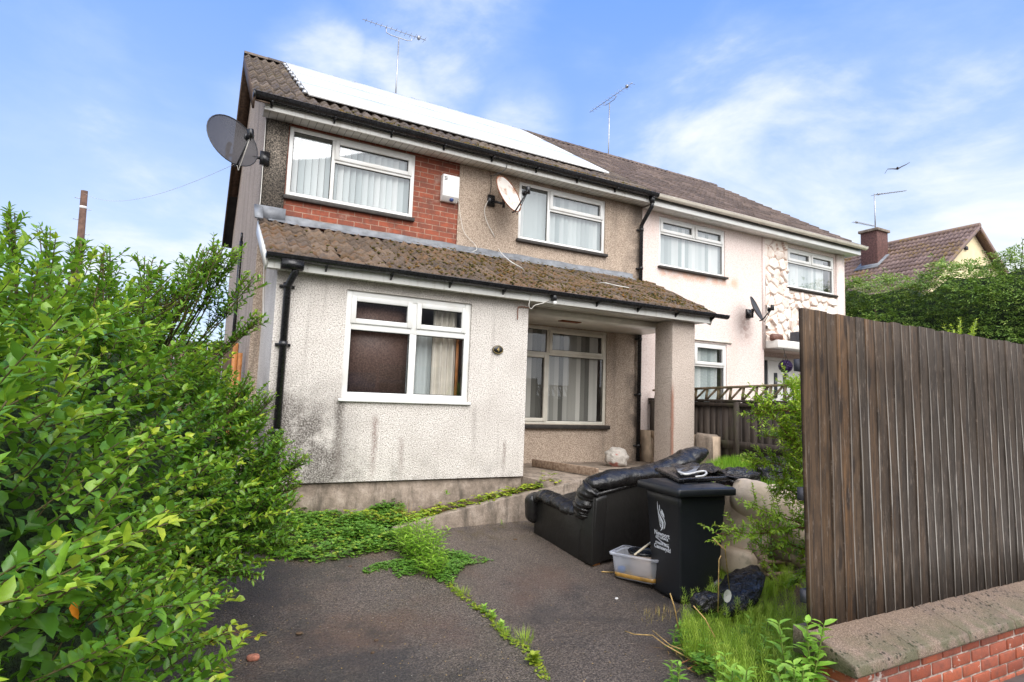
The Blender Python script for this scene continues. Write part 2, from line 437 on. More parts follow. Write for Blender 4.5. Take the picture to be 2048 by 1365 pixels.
@mat('gate_brown')
def _(n, P):
    p = n.pos(); c = n.mix(n.mr(n.noise(n.mapping(p, (8, 8, 1)), 3, 4), .35, .65), (.055, .032, .02), (.11, .065, .04)); return P(c, .7)
@mat('leather')
def _(n, P):
    p = n.pos()
    w = n.noise(n.mapping(p, (1, 1, 1)), 9, 5, .6, 1.2)
    c = n.mix(n.mr(n.noise(p, 70, 3), .62, .72, 0, .35), (.013, .012, .012), (.09, .09, .09))
    return P(c, n.mr(n.noise(p, 5, 4), .3, .7, .2, .36), n.bump(w, .5, .03))
@mat('leather_flat')
def _(n, P):
    p = n.pos()
    c = n.mix(n.mr(n.noise(p, 140, 3, .7), .56, .72, 0, .5), (.014, .013, .012), (.07, .065, .06))
    return P(c, .42, n.bump(n.noise(p, 4, 4), .35, .04))
@mat('bin_plastic')
def _(n, P):
    p = n.pos()
    c = n.mix(n.mr(n.noise(p, 150, 3, .7), .6, .72, 0, .4), (.014, .016, .020), (.10, .11, .12))
    return P(c, n.mr(n.noise(p, 6, 4), .3, .7, .3, .45), n.bump(n.noise(p, 240, 2), .15, .002))
@mat('bag_black')
def _(n, P):
    p = n.pos(); w = n.noise(n.mapping(p, (1, 1, 2)), 9, 3, .55, 2.5)
    return P(n.mix(n.mr(w, .5, .75), (.016, .015, .015), (.055, .05, .048)), .2, n.bump(w, .9, .03))
@mat('carrier_bag')
def _(n, P):
    p = n.pos(); w = n.noise(p, 14, 6, .7, 1.5)
    c = n.mix(n.mr(n.noise(n.mapping(p, loc=(3, 1, 2)), 5, 3), .58, .64, 0, .75), (.68, .63, .57), (.5, .1, .07))
    b = P(c, .4, n.bump(w, 1, .03))
    t = n.new('ShaderNodeBsdfTranslucent'); n.set(t.inputs[0], c)
    m = n.new('ShaderNodeMixShader'); m.inputs[0].default_value = .3; n.l.new(b, m.inputs[1]); n.l.new(t.outputs[0], m.inputs[2]); return m.outputs[0]
@mat('beige_fabric')
def _(n, P):
    p = n.pos()
    c = n.mix(n.mr(n.noise(p, 3.5, 5), .3, .7), (.74, .60, .46), (.58, .45, .33))
    c = n.mix(n.mr(n.noise(p, 6, 6, .7), .55, .75, 0, .5), c, (.24, .2, .13))
    return P(c, .85, n.bump(n.noise(p, 12, 5, .7), .5, .02))
@mat('clear_plastic')
def _(n, P):
    f = n.new('ShaderNodeLayerWeight'); f.inputs[0].default_value = .35
    d = P((.72, .74, .80), .2)
    t = n.new('ShaderNodeBsdfTransparent'); n.set(t.inputs[0], (.93, .94, .97))
    m = n.new('ShaderNodeMixShader'); n.set(m.inputs[0], n.mr(f.outputs['Facing'], 0, 1, .36, .85)); n.l.new(t.outputs[0], m.inputs[1]); n.l.new(d, m.inputs[2]); return m.outputs[0]
def leafmat(name, stops, rough=.38, trans=.3, spec=.5, bump=True):
    @mat(name)
    def _(n, P):
        r = n.attr(); p = n.pos()
        c = n.ramp(r, stops)
        c = n.mix(n.mr(n.noise(p, 45, 2), .35, .65, 0, .25), c, tuple(x*.6 for x in stops[0][1]))
        nm = n.bump(n.noise(p, 90, 2), .25, .004) if bump else None
        b = P(c, rough, nm, Specular_IOR_Level=spec)
        t = n.new('ShaderNodeBsdfTranslucent'); n.set(t.inputs[0], n.mix(.5, c, (.35, .55, .04)))
        m = n.new('ShaderNodeMixShader'); m.inputs[0].default_value = trans; n.l.new(b, m.inputs[1]); n.l.new(t.outputs[0], m.inputs[2]); return m.outputs[0]
leafmat('privet_leaf', [(0, (.04, .12, .014)), (.35, (.10, .25, .022)), (.65, (.19, .38, .03)), (.88, (.34, .50, .035)), (1, (.50, .58, .05))], .34, .34)
leafmat('privet_leaf_light', [(0, (.15, .30, .02)), (.5, (.32, .50, .035)), (1, (.55, .66, .06))], .35, .35)
leafmat('cover_leaf', [(0, (.09, .22, .03)), (.5, (.17, .36, .05)), (.85, (.30, .48, .05)), (1, (.50, .50, .06))], .5)
leafmat('goldenrod_leaf', [(0, (.13, .30, .02)), (.5, (.24, .48, .035)), (1, (.42, .62, .05))], .5, .35)
leafmat('horsetail_leaf', [(0, (.22, .38, .03)), (.5, (.40, .58, .05)), (1, (.58, .70, .10))], .55, .35)
leafmat('bramble_leaf', [(0, (.14, .26, .02)), (.5, (.28, .40, .03)), (1, (.52, .52, .05))], .5, .35)
leafmat('broad_leaf', [(0, (.13, .32, .04)), (.5, (.26, .50, .06)), (1, (.44, .64, .10))], .42, .3)
leafmat('dry_leaf', [(0, (.3, .16, .05)), (.5, (.45, .28, .08)), (1, (.5, .42, .12))], .7, .2)
leafmat('conifer_leaf', [(0, (.07, .14, .03)), (.5, (.17, .30, .055)), (.85, (.30, .44, .09)), (1, (.40, .50, .12))], .6, .2, bump=False)
# ------------------------------------------------------------------ mesh builder
BASE = {}
class MB:
    def __init__(s): s.V = []; s.Fc = []; s.r = []; s.n = 0; s.lab = None
    def add(s, verts, faces, r=.5):
        verts = np.asarray(verts, float).reshape(-1, 3)
        s.V.append(verts); o = s.n
        if isinstance(faces, np.ndarray):
            s.Fc.append(faces+o); k = len(faces)
        else:
            s.Fc.append([[i+o for i in f] for f in faces]); k = len(faces)
        s.r.append(np.full(k, r, float) if np.isscalar(r) else np.asarray(r, float))
        s.n += len(verts); return s
    def box(s, u0, u1, v0, v1, z0, z1, r=.5):
        V = [(u, v, z) for u in (u0, u1) for v in (v0, v1) for z in (z0, z1)]
        return s.add(V, [[0, 1, 3, 2], [4, 6, 7, 5], [0, 4, 5, 1], [2, 3, 7, 6], [0, 2, 6, 4], [1, 5, 7, 3]], r)
    def beam(s, a, b, w, h, up=(0, 0, 1), r=.5):
        a = np.array(a, float); b = np.array(b, float); d = b-a; d /= np.linalg.norm(d)
        up = np.array(up, float); x = np.cross(d, up)
        if np.linalg.norm(x) < 1e-6: x = np.cross(d, (1, 0, 0))
        x /= np.linalg.norm(x); y = np.cross(x, d)
        V = [p+x*w/2*i+y*h/2*j for p in (a, b) for i, j in ((-1, -1), (1, -1), (1, 1), (-1, 1))]
        return s.add(V, [[0, 1, 2, 3], [7, 6, 5, 4], [0, 4, 5, 1], [1, 5, 6, 2], [2, 6, 7, 3], [3, 7, 4, 0]], r)
    def tube(s, pts, rad, n=8, r=.5, cap=True):
        pts = [np.array(p, float) for p in pts]; k = len(pts)
        rads = rad if hasattr(rad, '__len__') else [rad]*k
        V = []; ref = None
        for i, p in enumerate(pts):
            d = pts[min(i+1, k-1)]-pts[max(i-1, 0)]; d /= (np.linalg.norm(d)+1e-9)
            if ref is None: ref = np.array((0, 0, 1.)) if abs(d[2]) < .9 else np.array((1., 0, 0))
            x = np.cross(d, ref); x /= (np.linalg.norm(x)+1e-9); y = np.cross(d, x); ref = -y if np.dot(-y, ref) > 0 else y
            for j in range(n):
                t = 2*math.pi*j/n; V.append(p+rads[i]*(math.cos(t)*x+math.sin(t)*y))
        Fs = [[i*n+j, i*n+(j+1) % n, (i+1)*n+(j+1) % n, (i+1)*n+j] for i in range(k-1) for j in range(n)]
        if cap: Fs += [list(range(n))[::-1], [(k-1)*n+j for j in range(n)]]
        return s.add(V, Fs, r)
    def rings(s, rings, closed=True, cap=True, r=.5):
        n = len(rings[0]); V = np.concatenate([np.asarray(q, float) for q in rings]); k = len(rings)
        Fs = [[i*n+j, i*n+(j+1) % n, (i+1)*n+(j+1) % n, (i+1)*n+j] for i in range(k-1) for j in range(n if closed else n-1)]
        if cap and closed: Fs += [list(range(n))[::-1], [(k-1)*n+j for j in range(n)]]
        return s.add(V, Fs, r)
    def grid(s, A, r=.5):
        A = np.asarray(A, float); h, w = A.shape[:2]
        i = np.arange(h-1)[:, None]*w+np.arange(w-1)[None]; i = i.ravel()
        return s.add(A.reshape(-1, 3), np.stack([i, i+1, i+w+1, i+w], 1), r)
    def build(s, name, m, parent=None, base=None, smooth=False, bevel=0, label=None, xform=None):
        V = np.concatenate(s.V) if s.V else np.zeros((0, 3))
        if xform is not None: V = V@np.asarray(xform)[:3, :3].T+np.asarray(xform)[:3, 3]
        W = V.copy(); W[:, 1] *= -1
        off = np.zeros(3)
        if parent is not None: off = BASE[parent.name]
        elif base is not None: off = np.array([base[0], -base[1], base[2]], float)
        W = W-off
        loops = []; tot = []
        for f in s.Fc:
            if isinstance(f, np.ndarray): loops.append(f[:, ::-1].ravel()); tot.append(np.full(len(f), f.shape[1]))
            else:
                loops.append(np.array([i for q in f for i in q[::-1]], int)); tot.append(np.array([len(q) for q in f], int))
        loops = np.concatenate(loops); tot = np.concatenate(tot)
        me = bpy.data.meshes.new(name)
        me.vertices.add(len(W)); me.vertices.foreach_set('co', W.ravel().astype(np.float32))
        me.loops.add(len(loops)); me.loops.foreach_set('vertex_index', loops.astype(np.int32))
        me.polygons.add(len(tot)); st = np.concatenate([[0], np.cumsum(tot)[:-1]])
        me.polygons.foreach_set('loop_start', st.astype(np.int32))
        me.polygons.foreach_set('loop_total', tot.astype(np.int32))
        if smooth: me.polygons.foreach_set('use_smooth', np.ones(len(tot), bool))
        a = me.attributes.new('rnd', 'FLOAT', 'FACE'); a.data.foreach_set('value', np.concatenate(s.r).astype(np.float32))
        me.update(calc_edges=True); me.validate()
        me.materials.append(MATS[m])
        o = bpy.data.objects.new(name, me); COL.objects.link(o)
        if parent is not None:
            o.parent = parent; BASE[o.name] = off
        else:
            o.location = off; BASE[o.name] = off
        if bevel:
            b = o.modifiers.new('bevel', 'BEVEL'); b.width = bevel; b.segments = 2; b.limit_method = 'ANGLE'; b.angle_limit = R(40)
        if label: o['label'] = label
        return o
def tag(o, label=None, cat=None, group=None, kind=None):
    if label: o['label'] = label
    if cat: o['category'] = cat
    if group: o['group'] = group
    if kind: o['kind'] = kind
    return o
def thing(name, base, label, cat, group=None):
    o = bpy.data.objects.new(name, None); COL.objects.link(o); o.empty_display_size = .2
    o.location = (base[0], -base[1], base[2]); BASE[o.name] = np.array([base[0], -base[1], base[2]], float)
    return tag(o, label, cat, group)
def frame(o, x, y, z):       # matrix of a local frame given in site coordinates
    M_ = np.eye(4); M_[:3, 0] = x; M_[:3, 1] = y; M_[:3, 2] = z; M_[:3, 3] = o; return M_
def unit(v): v = np.asarray(v, float); return v/np.linalg.norm(v)
def rbox(mb, c, h, rr=.3, n=14, wob=0, seed=0, r=.5, p=4.0, ax=None):
    # cushion-like superellipsoid, centre c, half sizes h
    th = np.linspace(-math.pi/2, math.pi/2, n+1); ph = np.linspace(-math.pi, math.pi, 2*n+1)
    e = 2/p
    f = lambda t: np.sign(t)*np.abs(t)**e
    T, Ph = np.meshgrid(th, ph, indexing='ij')
    X = f(np.cos(T))*f(np.cos(Ph)); Y = f(np.cos(T))*f(np.sin(Ph)); Z = f(np.sin(T))
    A = np.stack([X*h[0], Y*h[1], Z*h[2]], -1)
    if wob:
        A *= (1+wob*np.sin(A[..., :1]*(23+seed)+2*seed)*np.sin(A[..., 1:2]*19+seed)+wob*.6*np.sin(A[..., 2:3]*31+A[..., :1]*17))
    A = A+np.asarray(c)
    if ax is not None: A = A@np.asarray(ax)[:3, :3].T+np.asarray(ax)[:3, 3]
    return mb.grid(A, r)
# ------------------------------------------------------------------ setting: ground
def build_ground():
    mb = MB()
    us = np.concatenate([np.linspace(-12, -3, 10)[:-1], np.linspace(-3, 8, 90), np.linspace(8, 30, 23)[1:]])
    vs = np.concatenate([np.linspace(-14, -1.5, 14)[:-1], np.linspace(-1.5, 4.45, 60)])
    U, Vv = np.meshgrid(us, vs)
    A = np.stack([U, Vv, G(U, Vv)+.006*np.sin(U*3.1+Vv*2)*np.cos(Vv*2.7)], -1)
    mb.grid(A); o = mb.build('driveway', 'asphalt', smooth=True); tag(o, kind='structure')
    mb = MB(); mb.grid([[(-400, -400, -1.92), (400, -400, -1.92)], [(-400, 400, -1.92), (400, 400, -1.92)]])
    tag(mb.build('ground', 'soil'), kind='structure')
    mb = MB(); mb.box(-40, 60, 4.45, 7.6, -2.2, -1.785); tag(mb.build('pavement', 'pavement'), kind='structure')
    mb = MB(); mb.box(-40, 60, 7.75, 14, -2.2, -1.90); tag(mb.build('road', 'asphalt'), kind='structure')
    mb = MB(); mb.box(-40, 60, 7.6, 7.75, -2.2, -1.79); tag(mb.build('kerb', 'old_concrete'), kind='structure')
build_ground()
# ------------------------------------------------------------------ house helpers
def wall_holes(mb, v, u0, u1, z0, z1, holes, reveal=.16):
    us = sorted({u0, u1, *[h[0] for h in holes], *[h[1] for h in holes]}); zs = sorted({z0, z1, *[h[2] for h in holes], *[h[3] for h in holes]})
    us = [x for x in us if u0 <= x <= u1]; zs = [x for x in zs if z0 <= x <= z1]
    for a, b in zip(us, us[1:]):
        for c, d in zip(zs, zs[1:]):
            m = ((a+b)/2, (c+d)/2)
            if any(h[0] < m[0] < h[1] and h[2] < m[1] < h[3] for h in holes): continue
            mb.add([(a, v, c), (b, v, c), (b, v, d), (a, v, d)], [[0, 1, 2, 3]])
    for h in holes:
        a, b, c, d = h; w = v-reveal
        mb.add([(a, v, c), (a, v, d), (a, w, d), (a, w, c)], [[0, 1, 2, 3]]); mb.add([(b, v, c), (b, v, d), (b, w, d), (b, w, c)], [[3, 2, 1, 0]])
        mb.add([(a, v, c), (b, v, c), (b, w, c), (a, w, c)], [[3, 2, 1, 0]]); mb.add([(a, v, d), (b, v, d), (b, w, d), (a, w, d)], [[0, 1, 2, 3]])
def window(house, v, u0, u1, z0, z1, lights, setb=.05, fw=.055, sill=None, blind=None, fm='white_upvc', glass='window_glass', bar=.05, label=None, room=.9):
    """lights: (a0,a1,b0,b1,opener) in fractions; frame is one part, panes/openers/blinds sub-parts"""
    f = MB(); vf = v-setb; W = u1-u0; H = z1-z0; d = .06
    f.box(u0, u0+fw, vf-d, vf, z0, z1); f.box(u1-fw, u1, vf-d, vf, z0, z1)
    f.box(u0+fw, u1-fw, vf-d, vf-.002, z0, z0+fw); f.box(u0+fw, u1-fw, vf-d, vf-.002, z1-fw, z1)
    rects = []
    for (a0, a1, b0, b1, op) in lights:
        x0 = u0+a0*W+(fw if a0 == 0 else bar/2); x1 = u0+a1*W-(fw if a1 == 1 else bar/2)
        y0 = z0+b0*H+(fw if b0 == 0 else bar/2); y1 = z0+b1*H-(fw if b1 == 1 else bar/2)
        rects.append((x0, x1, y0, y1, op))
        if a1 < 1: f.box(x1, x1+bar, vf-d+.002, vf-.003, z0+b0*H+(fw if b0 == 0 else -bar/2), z0+b1*H-(fw if b1 == 1 else bar/2))
    trs = {}
    for (a0, a1, b0, b1, op) in lights:
        if b1 < 1: trs.setdefault((round(b1, 3), a0, a1), 1)
    for (b1, a0, a1) in trs:
        f.box(u0+a0*W+(fw if a0 == 0 else -bar/2), u0+a1*W-(fw if a1 == 1 else -bar/2), vf-d+.004, vf-.005, z0+b1*H-bar/2, z0+b1*H+bar/2)
    fo = f.build('window', fm, house, bevel=.006, label=label)
    for (x0, x1, y0, y1, op) in rects:
        g0 = (x0, x1, y0, y1)
        if op:
            o = MB(); t = .048; y = vf+.016
            o.box(x0-.012, x0+t, vf-.03, y, y0-.012, y1+.012); o.box(x1-t, x1+.012, vf-.03, y, y0-.012, y1+.012)
            o.box(x0+t, x1-t, vf-.03, y-.002, y0-.012, y0+t); o.box(x0+t, x1-t, vf-.03, y-.002, y1-t, y1+.012)
            o.build('opening_light', fm, fo, bevel=.006); g0 = (x0+t, x1-t, y0+t, y1-t)
        p = MB(); p.add([(g0[0]-.003, vf-.030, g0[2]-.003), (g0[1]+.003, vf-.030, g0[2]-.003), (g0[1]+.003, vf-.030, g0[3]+.003), (g0[0]-.003, vf-.030, g0[3]+.003)], [[0, 1, 2, 3]])
        p.build('pane', glass if not callable(glass) else glass(x0, y0), fo)
        gk = MB()  # dark gasket round the pane
        for (a, b, c, e) in ((g0[0], g0[1], g0[2], g0[2]+.008), (g0[0], g0[1], g0[3]-.008, g0[3]), (g0[0], g0[0]+.008, g0[2]+.008, g0[3]-.008), (g0[1]-.008, g0[1], g0[2]+.008, g0[3]-.008)):
            gk.box(a, b, vf-.030, vf-.022, c, e)
        gk.build('gasket', 'black_plastic', fo)
    if sill:
        s = MB(); e, th, pr, m = sill; s.box(u0-e, u1+e, v-.16, v+pr, z0-th, z0-.003); s.build('sill', m, fo, bevel=.006)
    if blind:
        b = MB(); kind, a, c = blind[:3]
        if kind == 'v':
            pitch = .089; x = u0+a*W; k = 0
            while x < u0+c*W:
                t = R(random.gauss(33, 5)); w = .045*math.cos(t); q = .045*math.sin(t)
                yb = vf-.10; zt = z1-.10*H-.02 if len(blind) > 3 else z1-fw
                zt = min(zt, z1-.02)
                b.add([(x-w, yb-q, z0+.03), (x+w, yb+q, z0+.03), (x+w, yb+q, zt), (x-w, yb-q, zt)], [[0, 1, 2, 3]], random.random()); x += pitch; k += 1
            b.box(u0, u1, vf-.13, vf-.08, zt, zt+.03, .3)
        b.build('vertical_blind', 'blinds_grey' if fm == 'cream_frame' else 'blinds', fo)
    # dark room behind the glass
    rm = MB(); e = .05; y0_, y1_ = vf-.3-room, vf-.061
    a, b_, c, d_ = u0-.25, u1+.25, z0-.3, z1+.15
    y1_ = v-.165
    rm.add([(a, y1_, c), (b_, y1_, c), (b_, y1_, d_), (a, y1_, d_), (a, y0_, c), (b_, y0_, c), (b_, y0_, d_), (a, y0_, d_)],
           [[4, 5, 6, 7], [0, 4, 7, 3], [5, 1, 2, 6], [0, 1, 5, 4], [3, 7, 6, 2]])
    rm.build('room_lining', 'room_wall', fo)
    return fo
def tile_roof(u0, u1, ve, ze, vr, zr, tw=.30, cl=.32, amp=.022, n=12, drop=.028, jit=.004, phase=0, prof='pan', ax=None):
    """pantiled plane from eave (ve,ze) up to ridge (vr,zr)"""
    mb = MB(); L = math.hypot(vr-ve, zr-ze); dv, dz = (vr-ve)/L, (zr-ze)/L; nv, nz = -dz*np.sign(dv)*1.0, abs(dv)
    nv = -dz if dv > 0 else dz
    nc = int(math.ceil(L/cl)); nt = int(math.ceil((u1-u0)/tw))
    x = np.linspace(0, 1, n+1)
    if prof == 'pan': h = amp*(np.clip(np.cos((x-.25)*4*math.pi), -.45, 1))
    else: h = amp*np.maximum(0, np.cos((np.mod(x*2, 1)-.5)*2*math.pi*1.0))**.8
    for c in range(nc):
        s0 = c*cl-.03; s1 = min((c+1)*cl+.02, L)
        if s0 >= L: break
        for t in range(nt):
            ua = u0+t*tw; ub = min(ua+tw, u1); xx = ua+(ub-ua)*x*1.0
            j = random.gauss(0, jit); j2 = random.gauss(0, jit); ds = random.gauss(0, jit)
            rows = []
            for (s, lift) in ((s0+ds, -.004), (s0+ds, drop+j), (s1, .002+j2)):
                hh = h+lift if lift > 0 else h*1.0-.004
                if lift < 0: hh = h*0-.005+h
                rows.append(np.stack([xx, ve+dv*s+nv*hh, ze+dz*s+nz*hh], -1))
            mb.grid(np.array(rows), random.random())
    return mb
def half_gutter(mb, u0, u1, vb, z, r=.055, n=7, sag=0):
    # half round channel along u: back edge at vb, top at z
    k = 24
    ring = []
    for i in range(k+1):
        u = u0+(u1-u0)*i/k; zz = z+sag*math.sin(i*1.7)*.004
        ring.append([(u, vb+r+r*math.cos(math.pi+math.pi*j/n), zz+r*math.sin(math.pi+math.pi*j/n)) for j in range(n+1)])
    mb.rings(ring, closed=False, cap=False)
    ring2 = [[(p[0], vb+r+(p[1]-vb-r)*.9, z+(p[2]-z)*.9) for p in q] for q in ring]; mb.rings(ring2, closed=False, cap=False)
    for q in (ring[0], ring[-1]): mb.add(q, [list(range(len(q)))])
    mb.tube([(u0, vb+2*r, z), (u1, vb+2*r, z)], .006, 6)
# ------------------------------------------------------------------ the left house
H1 = thing('semi_detached_house', (3, -1.4, -1.0), 'brown pebbledashed house with white rendered front bay, mossy lean-to roof and red brick panel', 'house')
UW0 = -.30; UP = 6.2       # gable wall plane and party line
ZE = 3.765; VE = -1.02; ZR = 6.62; VR = -5.5; VB = -9.9
SL = (ZR-ZE)/(VE-VR)
def W_(TL, TR, BR, BL, v):
    p = [pv(*q, v) for q in (TL, TR, BR, BL)]
    return ((p[0][0]+p[3][0])/2, (p[1][0]+p[2][0])/2, (p[2][2]+p[3][2])/2, (p[0][2]+p[1][2])/2)
WA = W_((580.5, 257), (829.8, 306.6), (826.2, 435.6), (570.9, 390.5), VM)
WB = W_((1038.3, 362.8), (1209.8, 401.5), (1210.8, 510.1), (1036.7, 477.3), VM)
WC = W_((691, 579.8), (942.9, 607), (937.5, 806), (685.3, 796), 0)
WD = (3.50, pv(1213, 760, VM)[0], pv(1150, 850, VM)[2], pv(1150, 659, VM)[2])
# main front wall: brick panel round window A sits a little back of the dash
ub0, ub1, zb0 = WA[0]-.015, 2.515, 2.2
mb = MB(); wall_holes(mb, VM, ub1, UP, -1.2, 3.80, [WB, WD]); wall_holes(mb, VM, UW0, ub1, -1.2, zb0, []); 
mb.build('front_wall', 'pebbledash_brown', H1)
mb = MB(); mb.box(UW0, ub0, VM-.3, VM+.015, zb0, 3.80); mb.build('corner_pier', 'pebbledash_sooty', H1)
mb = MB(); wall_holes(mb, VM-.02, ub0, ub1, zb0, 3.80, [WA]); mb.add([(ub1, VM-.02, zb0), (ub1, VM, zb0), (ub1, VM, 3.80), (ub1, VM-.02, 3.80)], [[0, 1, 2, 3]])
mb.build('brick_panel', 'brick_red', H1)
# gable wall
mb = MB()
zt = lambda v: ZR-abs(v-VR)*SL-.1
mb.add([(UW0, VM, -2), (UW0, VM, zt(VM)), (UW0, VR, ZR-.1), (UW0, VB+.5, zt(VB+.5)), (UW0, VB+.5, -2)], [[0, 1, 2, 3, 4]])
mb.add([(UW0, VB+.5, -2), (UP, VB+.5, -2), (UP, VB+.5, 3.9), (UW0, VB+.5, 3.9)], [[0, 1, 2, 3]])
mb.build('gable_wall', 'pebbledash_gable', H1)
# roof
uv0 = -.52
mb = tile_roof(uv0, UP, VE, ZE, VR, ZR, amp=.030, drop=.028, jit=.006)
roof = mb.build('roof', 'tiles_main', H1)
mb = MB(); mb.add([(uv0+.02, VE-.03, ZE-.06), (UP, VE-.03, ZE-.06), (UP, VR, ZR-.06), (uv0+.02, VR, ZR-.06), (UP, VB, ZE-.1), (uv0+.02, VB, ZE-.1)], [[0, 1, 2, 3], [3, 2, 4, 5]])
mb.build('roof_deck', 'dark_interior', roof)
mb = tile_roof(uv0, UP, VB, ZE-.02, VR, ZR, amp=.02, n=4, cl=.34); mb.build('rear_roof_slope', 'tiles_main', roof)
mb = MB()
x = uv0
while x < UP:
    pts = []
    for uu in (x, min(x+.44, UP)):
        pts.append([(uu, VR+.12*math.cos(t), ZR-.02+.09*math.sin(t)+(.008 if uu == x else 0)) for t in np.linspace(0, math.pi, 9)])
    mb.rings(pts, closed=False, cap=False, r=random.random()); x += .43
mb.build('ridge_tile', 'tiles_main', roof)
# verge underside and barge (dark brown)
mb = MB()
for (a, b) in (((VE, ZE), (VR, ZR)), ((VB, ZE), (VR, ZR))):
    mb.beam((uv0+.015, a[0], a[1]-.10), (uv0+.015, b[0], b[1]-.10), .025, .17)
    mb.beam(((uv0+UW0)/2, a[0], a[1]-.075), ((uv0+UW0)/2, b[0], b[1]-.075), UW0-uv0-.03, .02)
mb.build('bargeboard', 'gate_brown', H1)
# fascia, soffit, gutter
zf0, zf1 = 3.64, 3.755; vf = -1.10
mb = MB(); mb.box(-.37, UP-.004, vf-.02, vf, zf0, zf1); mb.build('fascia', 'white_painted_board', H1, bevel=.003)
mb = MB(); mb.box(-.37, UP-.004, VM+.016, vf-.021, zf0+.012, zf0+.03); mb.build('soffit', 'soffit_boards', H1)
mb = MB(); half_gutter(mb, -.5, UP+.02, vf+.004, 3.79, .068, sag=1)
for i in range(9):
    u = -.3+i*.8; mb.box(u, u+.025, vf, vf+.12, 3.705, 3.722); mb.box(u, u+.025, vf+.0, vf+.02, 3.67, 3.765)
mb.box(-.52, -.495, vf, vf+.14, 3.715, 3.805)
gut = mb.build('gutter', 'black_gutter', H1, smooth=False)
def mossblob(mb, p, s):
    n = 6; th = np.linspace(-math.pi/2, math.pi/2, 4); ph = np.linspace(0, 2*math.pi, n+1)
    T, Ph = np.meshgrid(th, ph, indexing='ij')
    A = np.stack([np.cos(T)*np.cos(Ph), np.cos(T)*np.sin(Ph), np.sin(T)*.55], -1)*s*(.7+.6*RNG.random((4, n+1, 1))); A[:, -1] = A[:, 0]
    mb.grid(A+np.array(p), random.random())
mb = MB()
for i in range(900):
    u = random.uniform(0.6, UP); s = abs(random.gauss(0, .12))
    mossblob(mb, (u, VE-s+random.uniform(-.01, .03), ZE+s*SL+.03), random.uniform(.012, .03))
mb.build('moss', 'moss', roof)
# right downpipe (swan neck, then down the party line)
ud = 6.13
mb = MB(); q = .037
mb.tube([(6.12, vf+.06, 3.74), (6.12, vf+.06, 3.62)], .045, 10)
mb.tube([(6.12, vf+.06, 3.64), (6.12, vf+.05, 3.56), (ud, VM+.08, 3.30), (ud, VM+.06, 3.26), (ud, VM+.06, -1.05)], .036, 10)
for z in (3.22, 2.5, 1.2, .2, -.7): mb.tube([(ud, VM+.06, z), (ud, VM+.06, z-.05)], .044, 10); mb.box(ud-.07, ud+.07, VM+.001, VM+.03, z-.04, z-.015)
mb.build('downpipe', 'black_plastic', H1, smooth=True)
# windows upstairs
L3 = [(0, .335, 0, 1, 0), (.335, 1, .64, 1, 1), (.335, 1, 0, .64, 0)]
window(H1, VM-.02, *WA, L3, sill=(.03, .06, .06, 'dark_sill'), blind=('v', .01, 1, .1), setb=-.012)
L3b = [(0, .335, 0, 1, 0), (.335, 1, .62, 1, 1), (.335, 1, 0, .62, 0)]
window(H1, VM, *WB, L3b, sill=(.035, .055, .06, 'dark_sill'), blind=('v', .01, 1, .1), setb=.02)
window(H1, VM, *WD, [(0, .385, .72, 1, 0), (.385, 1, .72, 1, 1), (0, .385, 0, .72, 1), (.385, 1, 0, .72, 0)], sill=(.05, .07, .07, 'dark_sill'),
       blind=('v', .0, .93), setb=.02, fm='cream_frame', glass='window_glass_dim')
# --- front bay
BU0, BU1 = -.18, 3.04
mb = MB(); wall_holes(mb, 0, BU0, BU1, -1.0, 1.42, [WC])
mb.add([(BU0, 0, -1), (BU0, 0, 1.42), (BU0, VM, 2.1), (BU0, VM, -1)], [[0, 1, 2, 3]])
mb.add([(BU1, 0, -1), (BU1, VM, -1), (BU1, VM, 1.42), (BU1, 0, 1.42)], [[0, 1, 2, 3]])
mb.add([(BU0, 0, -1), (BU1, 0, -1), (BU1, -.05, -1.), (BU0, -.05, -1.)], [[0, 1, 2, 3]])
mb.build('front_bay', 'render_white', H1)
mb = MB(); mb.box(BU0+.03, BU1-.002, VM, -.035, -1.7, -1.0); mb.build('plinth', 'old_concrete', H1)
fo = window(H1, 0, *WC, [(0, .525, .67, 1, 1), (.525, 1, .67, 1, 1), (0, .525, 0, .67, 0), (.525, 1, 0, .67, 0)], fw=.075, bar=.085, setb=.03,
       sill=(.03, .035, .035, 'white_upvc'))
mid = WC[0]+.525*(WC[1]-WC[0])
mb = MB(); mb.box(WC[0]-.02, mid-.03, -.17, -.15, WC[2], WC[3]-.05); mb.build('reflection_board', 'painted_brick_reflection', fo)  # board added behind the pane, coloured as the brick reflection
mb = MB()
us = np.linspace(mid+.32, WC[1]-.12, 60); zs = np.linspace(WC[2], WC[3], 4)
A = np.array([[(u+.0*z, -.2+.02*math.sin(u*75)+.01*math.sin(u*31), z) for u in us] for z in zs]); mb.grid(A); mb.build('curtain', 'curtain', fo, smooth=True)
mb = MB(); us = np.linspace(mid-.02, mid+.34, 30)
A = np.array([[(u, -.28+.012*math.sin(u*60), z) for u in us] for z in np.linspace(WC[2]-.05, WC[3]-.42, 3)]); mb.grid(A); mb.build('net_curtain', 'blinds', fo, smooth=True)
mb = MB(); mb.box(WC[1]-.12, WC[1]-.085, -.19, -.17, WC[2], WC[3]-.42); mb.build('curtain_edge', 'orange_wood', fo)
